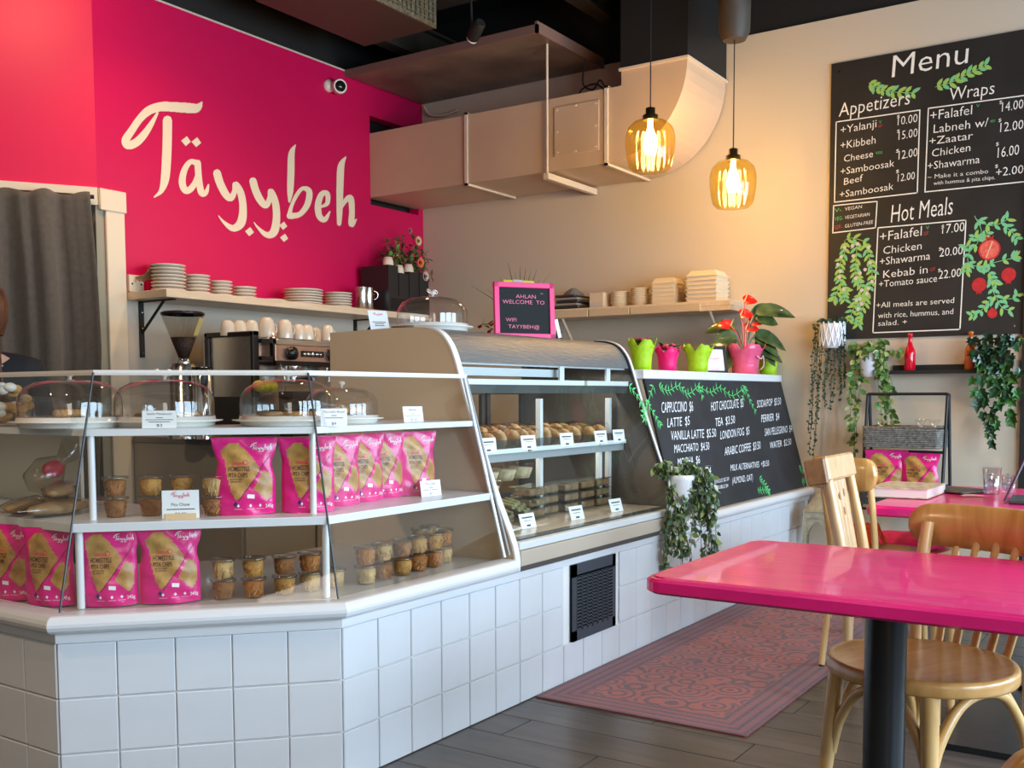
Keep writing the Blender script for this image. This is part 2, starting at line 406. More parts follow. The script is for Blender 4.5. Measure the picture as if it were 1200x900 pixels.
b = MB(); b.use(mat('mesh_tan', (.16, .13, .08), .5, 0, .5, 60))
for i in range(22): b.bb((.02+i*.047, 0, .03), (.03+i*.047, .012, .47))
for i in range(10): b.bb((.02, .002, .04+i*.045), (1.03, .014, .048+i*.045))
b.bb((0, .012, 0), (1.05, .02, .5)); b.obj('mesh_grille', t)
t = thing('ceiling_spotlight', 'small black track spotlight above the brown hung panel', 'spotlight', (5.62, 4.08, 3.62)); b = MB()
q = Matrix.Rotation(math.radians(-115), 4, 'X') @ Matrix.Rotation(.5, 4, 'Y')
b.lathe([(.03, -.09), (.038, -.08), (.042, .05), (.04, .06)], (0, 0, 0), 16, q); b.obj('lamp_head', t, BLACK)
MB().lathe([(.0001, .0), (.036, .002), (.038, .012)], q @ Vector((0, 0, .06)), 16, q, False).obj('lamp_face', t, mat('spot_face', (.8, .75, .7), .3))
MB().cyl((0, .03, .0), (0, .05, .68), .008, n=6).obj('stem', t, BLACK)
t = thing('security_camera', 'small white security camera with dark round lens high on magenta wall', 'camera', (5.76, YP, 3.545)); W = mat('camera_white', (.8, .68, .58), .35)
MB().lathe([(.045, 0), (.045, .02), (.02, .035)], (0, 0, 0), 16, Matrix.Rotation(PI/2, 4, 'X')).obj('mount', t, W)
q = Matrix.Rotation(math.radians(100), 4, 'X') @ Matrix.Rotation(-.5, 4, 'Y'); b = MB(); b.lathe([(.03, -.02), (.052, 0), (.056, .07), (.05, .085)], (.06, -.035, 0), 20, q); b.obj('housing', t, W)
MB().lathe([(.0001, 0), (.04, .0), (.042, -.01)], Vector((.06, -.035, 0))+q.to_3x3() @ Vector((0, 0, .089)), 16, q, False).obj('lens', t, mat('lens_black', (.01, .01, .01), .1))
# ------------------------------------------------------------------ curtain
CUR = mat('taupe_linen', (.095, .080, .062), .9, var=.12, vscale=30, bump=.25, bscale=350, sheen=.3)
t = thing('door_curtain', 'dark taupe linen curtain hung across the doorway behind the counter', 'curtain', tuple(ang(0, 0, 0)))
b = MB(); U = 120; Zs = [2.405, 2.36, 2.2, 1.9, 1.5, 1.1, .7, .12]; vs = []; fs = []
random.seed(3)
def fold(u):
    return .052*math.sin(u*21+1.5*math.sin(u*5))+.030*math.sin(u*47+1)+.012*math.sin(u*83)
for zi, z in enumerate(Zs):
    for i in range(U+1):
        u = .03+(2.55)*i/U; a = .45+.55*min(1, (2.42-z)*2)
        p = ang(u+.02*math.sin(z*3), .115+fold(u)*a*(1+.15*math.sin(z*2+u*7)), z+.012*math.sin(u*30)*(zi == 0))-K0; vs.append(p)
for zi in range(len(Zs)-1):
    for i in range(U): q = zi*(U+1)+i; fs.append((q, q+1, q+U+2, q+U+1))
b.add(vs, fs, True); cl = b.obj('cloth', t, CUR); md = cl.modifiers.new('s', 'SOLIDIFY'); md.thickness = .004
b = MB().cyl(ang(.02, .06, 2.4)-K0, ang(2.6, .06, 2.4)-K0, .012, n=8); b.obj('curtain_rod', t, BLACK)
# ------------------------------------------------------------------ service counter (knee wall, fascia, bullnose, tiles)
def FA(d, z): return Vector((1.70+d, 2.76+.435*d, z))
def FB(d, z): return Vector((2.30+.394*d, 2.2+d, z))
def ring(d, z, y1=4.3, x1=XC-.012): return [Vector((1.70+d, y1, z)), FA(d, z), FB(d, z), Vector((x1, 2.2+d, z))]
WHT = mat('white_laminate', (.74, .75, .76), .3, coat=.15)
TILE = mat('white_glazed_tile', (.70, .73, .76), .22, var=.03, vscale=5, coat=.3)
GROUT = mat('pale_grout', (.80, .81, .80), .8)
def band(b, rows, y1=4.3, x1=XC-.012, smooth=False):
    """rows: (offset, height) sweeping along the counter footprint"""
    R = [ring(d, z, y1, x1) for d, z in rows]; vs = [p for r in R for p in r]; fs = []
    for i in range(len(R)-1):
        for j in range(3): q = i*4+j; fs.append((q, q+4, q+5, q+1))
    b.add(vs, fs, False)
    return b
counter = thing('service_counter', 'long white tiled service counter with bullnose edge and angled corner', 'counter', (2.3, 2.2, 0))
b = MB(); band(b, [(.006, 0), (.006, .5), (.3, .5), (.3, 0)]); b.obj('base_wall', counter, GROUT, True)
b = MB(); band(b, [(-.004, .498), (-.006, .532), (.02, .532)]); band(b, [(.02, .498), (-.004, .498)]); b.obj('fascia', counter, WHT, True)
rows = [(.03, .529)]+[(-.014-.026*math.cos(a), .556+.027*math.sin(a)) for a in [math.radians(x) for x in (-90, -65, -35, -10, 10, 35, 65, 90)]]+[(.045, .583), (.05, .58)]
rows[0] = (.0, .529)
b = MB(); band(b, rows, 4.3, 3.245); b.obj('bullnose', counter, WHT, True)
b = MB()
R1 = [Vector((4.79, 2.2+d, z)) for d, z in rows]; R2 = [Vector((XC-.012, 2.2+d, z)) for d, z in rows]
b.add(R1+R2, [(i, i+1, len(rows)+i+1, len(rows)+i) for i in range(len(rows)-1)]); b.add(R1, [tuple(range(len(rows)))]); b.obj('bullnose', counter, WHT, True)
b = MB(); deck = [FA(.03, .575), FB(.03, .575), Vector((3.25, 2.23, .575)), Vector((3.25, 3.1, .575)), Vector((2.75, 3.1, .575)), Vector((2.3, 3.5, .575)), Vector((2.3, 4.3, .575)), Vector((1.73, 4.3, .575))]
b.add(deck+[p-Vector((0, 0, .03)) for p in deck], [tuple(range(8)), tuple(range(8, 16))[::-1]]+[(i, (i+1) % 8, 8+(i+1) % 8, 8+i) for i in range(8)]); b.obj('deck', counter, mat('grey_deck', (.50, .49, .46), .25, coat=.3), True)
tm = MB().box((0, 0, 0), (.1615, .008, .1615), bev=.0025).obj('tile', counter, TILE); tm.location = (0, 0, -5)
ctr = Vector((2.3, 2.2, 0)); nt = [0]
def tile(p, rz):
    o = tm if nt[0] == 0 else tm.copy()
    if nt[0]: COL.objects.link(o)
    nt[0] += 1; o.location = Vector(p)-ctr; o.rotation_euler = (0, 0, rz)
A0, B0 = FA(0, 0), FB(0, 0); dr = (B0-A0).normalized(); L = (B0-A0).length; nrm = Vector((-.682, -.731, 0))
for r in range(3):
    z = .083+r*.1660
    for k in range(5): tile(A0+dr*(L*(k+.5)/5)+Vector((0, 0, z))+nrm*.0, math.atan2(dr.y, dr.x))
    for k in range(27):
        x = 2.30+.166*(k+.5)
        if 3.64 < x < 4.08 and r > 0: continue
        tile((x, 2.2, z), 0)
    for k in range(8): tile((1.70, 2.76+.166*(k+.5), z), PI/2)
# air grille
b = MB(); GR = mat('charcoal_grille', (.045, .055, .070), .45); b.use(GR)
gx0, gx1, gz0, gz1 = 3.69, 4.072, .165, .497
vg = MB(); vg.use(GR); yg = 2.188
def gb(x0, x1, z0, z1): vg.bb((x0, yg, z0), (x1, yg+.006, z1))
gb(gx0, gx0+.035, gz0, gz1); gb(gx1-.03, gx1, gz0, gz1); gb(gx0, gx1, gz1-.055, gz1); gb(gx0, gx1, gz0, gz0+.045)
cw = (gx1-gx0-.065)/7
for k in range(1, 7): gb(gx0+.035+k*cw-.006, gx0+.035+k*cw+.004, gz0+.04, gz1-.05)
for k in range(17):
    z = gz0+.045+k*.0146; gb(gx0+.03, gx1-.03, z, z+.0068)
vg.obj('air_grille', counter, None, True)
MB().bb((gx0, yg+.012, gz0), (gx1, yg+.016, gz1)).obj('grille_backing', counter, BLACK, True)
# sloping drinks board front and ledge on the right half
b = MB(); b.use(CREAM)
prof = [(2.225, .583), (2.425, 1.30), (2.62, 1.30), (2.62, .5), (2.225, .5)]
M = Matrix(((0, 0, 1, 4.79), (1, 0, 0, 0), (0, 1, 0, 0), (0, 0, 0, 1)))
b.prism(prof, XC-.012-4.79, M); b.obj('sloping_front', counter, None, True)
b = MB(); b.bb((4.77, 2.40, 1.300), (XC-.012, 2.66, 1.347), .004); b.obj('ledge', counter, WHT, True)
# ------------------------------------------------------------------ drinks chalkboard
CHALK = mat('chalkboard_black', (.022, .022, .024), .7, var=.25, vscale=6)
CW = mat('chalk_white', (.82, .84, .86), .9); CG = mat('chalk_green', (.10, .55, .16), .9); CR_ = mat('chalk_red', (.6, .06, .05), .9)
bn = Vector((0, -.712, .194)).normalized(); bo = Vector((4.78, 2.221, .592))
db = thing('drinks_chalkboard', 'sloping black chalkboard listing hot drinks and prices on the counter front', 'chalkboard', tuple(bo))
P = [Vector((4.785, 2.218, .586)), Vector((XC-.014, 2.218, .586)), Vector((XC-.014, 2.412, 1.298)), Vector((4.785, 2.412, 1.298))]
b = MB(); Q = [p+bn*.006 for p in P]; b.add(P+Q, [(3,2,1,0), (4,5,6,7), (0,1,5,4), (1,2,6,5), (2,3,7,6), (3,0,4,7)]); b.obj('board', db, CHALK, True)
def onb(px, py): return atP(px, py, P[0]+bn*.006, bn)
b = MB()
for s, x0, y0, x1, y1, h in (('CAPPUCCINO  $6', 775, 484, 812, 482, 13), ('LATTE  $5', 782, 501, 808, 498, 11), ('VANILLA LATTE  $5.50', 786, 516, 839, 512, 11), ('MACCHIATO  $4.50', 790, 531, 831, 527, 10),
    ('MOCHA  $6', 794, 547, 820, 543, 10), ('AMERICANO  $4', 792, 562, 833, 556, 10), ('ESPRESSO SHOT', 797, 577, 836, 573, 8), ('SINGLE $2.50', 837, 567, 854, 563, 4.5), ('DOUBLE $4', 838, 574, 853, 571, 4.5),
    ('HOT CHOCOLATE  $5', 833, 482, 871, 477, 11), ('TEA  $3.50', 838, 500, 861, 496, 10), ('LONDON FOG  $5', 844, 515, 878, 509, 10), ('ARABIC COFFEE  $3.50', 849, 534, 891, 526, 10),
    ('MILK ALTERNATIVES  +$0.50', 856, 552, 901, 546, 7.5), ('(ALMOND, OAT)', 858, 567, 882, 563, 8),
    ('SODA/POP  $3.50', 887, 478, 915, 474, 9), ('PERRIER  $4', 892, 495, 913, 492, 9), ('SAN PELLEGRINO  $4', 896, 511, 928, 506, 9), ('WATER  $2.50', 902, 526, 927, 521, 8)):
    p0, p1 = onb(x0, y0), onb(x1, y1); hh = (onb(x0, y0-h)-p0).length
    write(MB(), s, p0, p1, hh, bn, up=onb(x0, y0-h)-p0).obj('text_line', db, CW, True)
b = MB(); random.seed(5)
def leaf2(b, p, ang_, L, wd, n, ux, uy, lift):
    """flat painted leaf on a plane"""
    d = ux*math.cos(ang_)+uy*math.sin(ang_); s = n.cross(d); p = Vector(p)+n*lift
    b.add([p, p+d*L*.35+s*wd, p+d*L, p+d*L*.35-s*wd], [(0, 1, 2, 3)])
ux = Vector((1, 0, 0)); uy = bn.cross(ux)*-1
if uy.z < 0: uy = -uy
def vine(b, pts, per, L, wd, on, n, ux, uy, stem=.0014, ln=None):
    S = cr([tuple(on(*p)) for p in pts], per)
    for i in range(len(S)-1):
        a, c = Vector(S[i]), Vector(S[i+1]); t = (c-a).normalized(); sd = n.cross(t)*stem
        b.add([a+sd+n*.0016, c+sd+n*.0016, c-sd+n*.0016, a-sd+n*.0016], [(0, 1, 2, 3)])
        an = math.atan2(t.dot(uy), t.dot(ux))
        for sg in (-1, 1): leaf2(b, a, an+sg*(.7+random.random()*.3), L*(.7+random.random()*.5), wd, n, ux, uy, .0019+.0003*random.random())
for pts in ([(737, 452), (750, 470), (757, 498)], [(765, 452), (757, 478), (752, 490)], [(757, 470), (768, 488), (774, 500)], [(772, 452), (783, 458), (795, 452), (806, 462), (818, 452)], [(818, 452), (824, 468)],
            [(818, 452), (832, 460), (843, 454), (858, 464), (872, 454)], [(872, 452), (878, 468), (886, 484)], [(872, 453), (870, 470)], [(890, 560), (896, 568), (901, 576)], [(888, 575), (896, 574), (902, 577)], [(936, 546), (941, 554)], [(940, 566), (944, 560)]):
    vine(b, pts, 3, .042, .0055, onb, bn, ux, uy, .002)
b.obj('painted_vine', db, CG, True)
b = MB(); c = onb(944, 558); b.add([c+ux*.028*math.cos(t*PI/6)+uy*.034*math.sin(t*PI/6)+bn*.003 for t in range(12)], [tuple(range(12))]); b.obj('painted_fruit', db, CR_, True)
# ------------------------------------------------------------------ angled glass pastry display
GL = clear('display_glass', (.955, .975, .97), .75); SEAM = mat('dark_seam', (.05, .055, .06), .3)
ALU = mat('pale_aluminium', (.72, .76, .77), .35, .15)
TOPW = mat('cream_bar', (.74, .70, .64), .35)
disp = thing('pastry_display', 'angled glass pastry display with white shelves on the tiled counter', 'display case', (2.3, 2.2, .583))
def slab(b, d, z0, z1, depth, y1=4.2, x1=3.245):
    O = [Vector((1.70+d, y1, 0)), FA(d, 0), FB(d, 0), Vector((x1, 2.2+d, 0))]; I = [Vector((1.70+d+depth, y1, 0)), FA(d+depth, 0), FB(d+depth, 0), Vector((x1, 2.2+d+depth, 0))]
    vs = []
    for z in (z0, z1): vs += [p+Vector((0, 0, z)) for p in O+I]
    fs = [(0, 8, 9, 1), (1, 9, 10, 2), (2, 10, 11, 3), (4, 5, 13, 12), (5, 6, 14, 13), (6, 7, 15, 14), (3, 11, 15, 7), (0, 4, 12, 8)]
    for i in range(3): fs += [(i, i+1, i+5, i+4), (8+i, 12+i, 13+i, 9+i)]
    b.add(vs, fs); return b
slab(MB(), .165, 1.097, 1.118, .38).obj('shelf', disp, WHT, True)
slab(MB(), .085, .812, .838, .46).obj('shelf', disp, WHT, True)
slab(MB(), .208, 1.284, 1.300, .02).obj('top_bar', disp, TOPW, True)
Pp = [FA(.185, 0), FB(.185, 0)]
for p in Pp: MB().cyl(p+Vector((0, 0, .838)), p+Vector((0, 0, 1.097)), .0105, n=10).obj('post', disp, WHT, True)
for p in (FA(.115, 0)+Vector((.0, -.0, 0)), FB(.10, 0)): MB().cyl(p+Vector((0, 0, .576)), p+Vector((0, 0, .812)), .0115, n=10).obj('post', disp, WHT, True)
g0, g1 = ring(.018, .585, 4.2, 3.232), ring(.207, 1.292, 4.2, 3.232)
for j in range(3): MB().quad(g0[j], g0[j+1], g1[j+1], g1[j]).obj('glass_pane', disp, GL, True)
for j in (1, 2): MB().tube([g0[j], g1[j]], .0035, 6).obj('seam_strip', disp, SEAM, True)
b = MB(); b.tube([Vector((3.228, 2.222, .59)), Vector((3.228, 2.41, 1.285))], .009, 4); b.obj('side_frame', disp, ALU, True)
b = MB(); b.tube([Vector((3.236, 2.205, .60)), Vector((3.242, 2.415, 1.30))], .006, 4); b.obj('side_frame', disp, mat('grey_frame_bar', (.3, .32, .33), .4), True)  # second side frame tube, in a darker grey
# ------------------------------------------------------------------ curved refrigerated case
fridge = thing('refrigerated_case', 'curved glass refrigerated case with tan end panel holding wrapped sandwiches', 'display case', (3.25, 2.2, .53))
PP = cr([(2.19, .534), (2.202, .633), (2.301, .861), (2.411, 1.161), (2.45, 1.28), (2.481, 1.372), (2.508, 1.425), (2.55, 1.468), (2.61, 1.489), (2.68, 1.495)], 4)
back = [(2.80, 1.497), (3.15, 1.489), (3.15, .534)]
ENDT = mat('tan_end_panel', (.62, .47, .31), .4, spec=.3)
def yz(x): return Matrix(((0, 0, 1, x), (1, 0, 0, 0), (0, 1, 0, 0), (0, 0, 0, 1)))
MB().prism(PP+back, .014, yz(3.25)).obj('end_panel', fridge, ENDT, True)
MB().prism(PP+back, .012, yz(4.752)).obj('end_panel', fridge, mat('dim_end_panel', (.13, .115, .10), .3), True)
def strip(x0, x1, P, off=.008):
    vs = []; n = len(P)
    for (y, z), (a, c) in zip(P, [(P[min(i+1, n-1)][0]-P[max(i-1, 0)][0], P[min(i+1, n-1)][1]-P[max(i-1, 0)][1]) for i in range(n)]):
        L = math.hypot(a, c); ny, nz = -c/L, a/L
        for x, o in ((x0, 0), (x0, off), (x1, off), (x1, 0)): vs.append((x, y+ny*o, z+nz*o))
    fs = []
    for i in range(n-1):
        for j in range(4): q = i*4; fs.append((q+j, q+4+j, q+4+(j+1) % 4, q+(j+1) % 4))
    return vs, fs
EDG = mat('white_edge_trim', (.80, .79, .77), .3)
b = MB(); b.add(*strip(3.247, 3.28, PP)); b.obj('edge_trim', fridge, EDG, True)
b = MB(); b.add(*strip(4.738, 4.752, PP)); b.obj('edge_gasket', fridge, BLACK, True)
b = MB(); b.add(*strip(4.752, 4.772, PP, .012)); b.obj('edge_trim', fridge, EDG, True)
# curved canopy (upper glass, dark ceiling reflection put into its grey and bump) and lower clear glass
up = [p for p in PP if p[1] > 1.352]+[(2.80, 1.497), (3.15, 1.489)]; lo = [p for p in PP if .62 < p[1] < 1.36]
CAN = mat('canopy_reflection_grey', (.13, .14, .145), .3, 0, bump=.5, bscale=14, stretch=(1, 9, 9))
vs = [(x, y, z) for (y, z) in up for x in (3.28, 4.74)]
MB().add(vs, [(2*i, 2*i+1, 2*i+3, 2*i+2) for i in range(len(up)-1)], True).obj('canopy', fridge, CAN, True)
vs = [(x, y, z) for (y, z) in lo for x in (3.28, 4.74)]
MB().add(vs, [(2*i, 2*i+1, 2*i+3, 2*i+2) for i in range(len(lo)-1)], True).obj('curved_glass', fridge, clear('case_glass', (.94, .97, .96), .45), True)
GREYM = mat('grey_metal', (.34, .37, .38), .4, .3)
b = MB(); b.bb((3.28, 2.50, 1.345), (4.74, 2.52, 1.362)); b.obj('light_rail', fridge, ALU, True)
b = MB(); b.bb((3.28, 2.53, 1.30), (4.15, 2.60, 1.335)); b.obj('lamp_tube', fridge, mat('frosted_tube', (.55, .58, .58), .3), True)
for zz, ee in ((1.33, 3.5), (.945, 1.6)): lamp('case_strip_light', 'AREA', (4.0, 2.62, zz), ee, (1, .93, .82), (4.0, 2.66, 0), 1.3, .05)
b = MB(); b.bb((3.28, 2.475, 1.262), (4.28, 2.495, 1.285)); b.bb((4.31, 2.475, 1.262), (4.74, 2.495, 1.285)); b.obj('glass_rail', fridge, ALU, True)
for x in (4.10, 4.55): MB().bb((x-.02, 2.49, 1.28), (x+.02, 2.50, 1.35)).obj('rail_bracket', fridge, ALU, True)
b = MB(); b.bb((3.28, 2.48, 1.225), (4.74, 2.56, 1.262)); b.obj('dark_header', fridge, mat('dark_header', (.05, .055, .05), .4), True)
# shelf
b = MB(); b.bb((3.29, 2.50, .955), (4.735, 2.95, .962)); b.obj('shelf', fridge, clear('shelf_glass', (.85, .92, .9), .8), True)
for x0, x1 in ((3.30, 3.80), (3.83, 4.45), (4.46, 4.735)): MB().bb((x0, 2.485, .966), (x1, 2.497, .985)).obj('price_rail', fridge, ALU, True)
b = MB(); b.bb((3.29, 2.50, .93), (4.735, 2.52, .966)); b.obj('shelf_edge', fridge, GREYM, True)
b = MB(); b.bb((3.29, 2.52, .985), (4.735, 2.535, 1.02)); b.obj('tray_lip', fridge, clear('tray_plastic', (.75, .78, .8), 1, .15), True)
for x, z0, z1 in ((4.03, .66, 1.20), (4.70, .66, 1.20), (4.60, .66, .95)): MB().bb((x-.012, 2.56, z0), (x+.012, 2.585, z1)).obj('upright', fridge, ALU, True)
b = MB(); b.bb((3.29, 2.24, .60), (4.735, 3.1, .645)); b.obj('deck', fridge, mat('cream_deck', (.62, .52, .40), .25, coat=.4), True)
b = MB(); b.bb((3.285, 2.225, .618), (4.745, 2.27, .648)); b.obj('gasket', fridge, mat('dark_gasket', (.04, .05, .05), .25), True)
b = MB(); b.bb((3.285, 2.188, .612), (4.765, 2.232, .642), .003); b.obj('front_rail', fridge, ALU, True)
b = MB(); b.bb((3.285, 2.182, .548), (4.77, 2.23, .610), .003); b.obj('kick_panel', fridge, mat('beige_kick_panel', (.50, .43, .34), .35), True)
b = MB(); b.bb((3.28, 2.178, .532), (4.79, 3.15, .549)); b.obj('base_strip', fridge, mat('dark_strip', (.07, .06, .055), .5), True)
# rear sliding doors
for x0, x1 in ((3.29, 3.83), (3.86, 4.36), (4.38, 4.735)):
    b = MB(); y = 3.12
    b.bb((x0, y, .65), (x0+.03, y+.02, 1.25)); b.bb((x1-.03, y, .65), (x1, y+.02, 1.25)); b.bb((x0, y, 1.22), (x1, y+.02, 1.25)); b.bb((x0, y, .65), (x1, y+.02, .69))
    r = b.obj('rear_door', fridge, mat('dark_bronze', (.06, .05, .045), .4), True)
    MB().quad((x0, y+.01, .65), (x1, y+.01, .65), (x1, y+.01, 1.25), (x0, y+.01, 1.25)).obj('pane', r, GL, True)
# ------------------------------------------------------------------ logo strokes (traced flat lettering)
LOGO = [[(450,78,10),(428,103,40),(380,102,46),(320,98,44),(265,97,42),(212,114,40),(170,152,34),(133,205,34),(106,248,38),(118,272,38),(155,258,38),(190,222,34),(222,175,24),(250,125,10)],
 [(295,158,42),(294,250,42),(290,350,42),(283,430,38),(266,480,22),(235,507,6)],
 [(428,352,26),(398,348,24),(372,385,28),(362,440,32),(378,478,30),(408,462,28),(430,410,20),(434,350,22)],[(432,352,30),(438,430,30),(450,488,30),(470,485,22),(481,452,8)],
 [(520,398,36),(532,440,36),(558,492,34),(582,512,30),(600,480,24),(604,448,26),(628,490,32),(638,560,34),(628,625,40),(592,648,30),(552,622,14),(527,592,4)],
 [(683,434,34),(694,474,34),(716,520,34),(742,545,28),(760,510,24),(764,480,26),(784,530,32),(790,600,34),(778,665,38),(745,678,26),(708,648,12),(688,622,4)],
 [(876,270,5),(858,310,28),(855,400,32),(852,480,28),(848,528,10)],[(850,592,30),(895,585,24),(930,540,28),(938,482,28),(908,468,18),(880,500,18),(858,548,16),(848,590,22)],
 [(990,552,10),(1020,535,20),(1020,492,24),(994,495,26),(978,545,30),(985,595,28),(1010,608,24),(1032,572,6)],
 [(1104,325,6),(1083,365,30),(1078,450,32),(1076,560,28),(1074,628,20)],[(1080,560,12),(1104,522,22),(1126,512,28),(1132,570,26),(1130,632,26),(1152,608,6)]]
DOTS = [(381, 253, 24), (428, 258, 24), (669, 664, 22), (822, 637, 20), (826, 692, 20)]
def logo_pieces():
    out = [brush(s_, 5) for s_ in LOGO]
    for x, y, r in DOTS: out.append(([(x-r, y-2), (x-3, y+r*.95), (x+r*.85, y+3), (x+2, y-r*.95)], [(0, 1, 2, 3)]))
    return out
LP = logo_pieces()
def logo_rows(idx=None, dots=None, step=4):
    """union of the strokes as non-overlapping slices"""
    polys = []
    for i, s_ in enumerate(LOGO):
        if idx is None or i in idx:
            vs, fs = brush(s_, 5); polys += [[vs[k] for k in f] for f in fs]
    for i, (x, y, r) in enumerate(DOTS):
        if dots is None or i in dots: polys.append([(x-r, y-2), (x-3, y+r*.95), (x+r*.85, y+3), (x+2, y-r*.95)])
    out = []; y = 60.0
    while y < 730:
        ym = y+step/2; iv_ = []
        for P in polys:
            xs = []
            for a in range(len(P)):
                (x0, y0), (x1, y1) = P[a], P[(a+1) % len(P)]
                if (y0 > ym) != (y1 > ym): xs.append(x0+(x1-x0)*(ym-y0)/(y1-y0))
            if len(xs) > 1: iv_.append((min(xs), max(xs)))
        iv_.sort(); cur = None
        for a, c in iv_:
            if cur and a <= cur[1]: cur[1] = max(cur[1], c)
            else:
                if cur: out.append((y, cur[0], cur[1]))
                cur = [a, c]
        if cur: out.append((y, cur[0], cur[1]))
        y += step
    return out
ROWS8 = logo_rows(step=9)
def put_rows(b, fn, rows, step, lift):
    for y, x0, x1 in rows:
        P3 = [fn(x0, y), fn(x1, y), fn(x1, y+step), fn(x0, y+step)]; b.add([p+n*lift for p, n in P3], [(0, 1, 2, 3)])
def put_logo_old(b, fn, lift=.0001):
    """fn maps logo sheet coordinates to a 3D point and normal"""
    for vs, fs in LP:
        for i, q in enumerate(fs):
            P3 = [fn(*vs[k][:2]) for k in q]
            b.add([p+n*(lift*(1+(i % 11)*.35)) for p, n in P3], [tuple(range(len(q)))])
def put_logo(b, fn, lift=.0005): put_rows(b, fn, ROWS8, 9, lift)
lg = thing('wall_lettering', 'large cream brush script shop name on the magenta wall', 'sign', (4.9, YP-.003, 2.6)); CL = mat('cream_lettering', (.80, .66, .47), .5)
for idx, dots in (((0, 1), ()), ((2, 3), (0, 1)), ((4,), (2,)), ((5,), (3, 4)), ((6, 7), ()), ((8,), ()), ((9, 10), ())):
    b = MB(); put_rows(b, lambda x, y: (atY(120+x/3.871, 100+y/3.871, YP-.003), Vector((0, -1, 0))), logo_rows(idx, dots, 2), 2, 0); b.obj('letter', lg, CL, True)
# flattened sheet of the wall logo for small prints: width 1, from x 85..1155, y 70..720 rectified on the wall
W0 = atY(120+85/3.871, 100+400/3.871, YP); W1 = atY(120+1155/3.871, 100+400/3.871, YP); WW = W1.x-W0.x
def flat(x, y):
    p = atY(120+x/3.871, 100+y/3.871, YP); return ((p.x-W0.x)/WW, (p.z-2.55)/WW)
# ------------------------------------------------------------------ chip bags
BPK = mat('bag_hot_pink', (.72, .012, .20), .3, coat=.25, var=.08, vscale=20, bump=.25, bscale=28); CHIP = mat('chip_print', (.42, .205, .045), .35, var=.25, vscale=30, col2=(.56, .31, .085))
BDK = mat('bag_dark_print', (.10, .02, .03), .4); BWH = mat('bag_white_print', (.9, .86, .86), .4); BRD = mat('bag_red_print', (.75, .03, .10), .4); NAVY = mat('bag_navy', (.03, .02, .16), .4)
def inpoly(x, y, P):
    r = False; j = len(P)-1
    for i in range(len(P)):
        if (P[i][1] > y) != (P[j][1] > y) and x < (P[j][0]-P[i][0])*(y-P[i][1])/(P[j][1]-P[i][1])+P[i][0]: r = not r
        j = i
    return r
def nz(P): return [((x-467)/303, 1-(y-95)/725) for x, y in P]
CA = nz([(330,145),(405,150),(520,255),(625,370),(600,420),(400,665),(370,685),(325,600),(245,330),(232,215)]); CB = nz([(655,400),(715,420),(742,520),(740,600),(690,690),(545,570)])
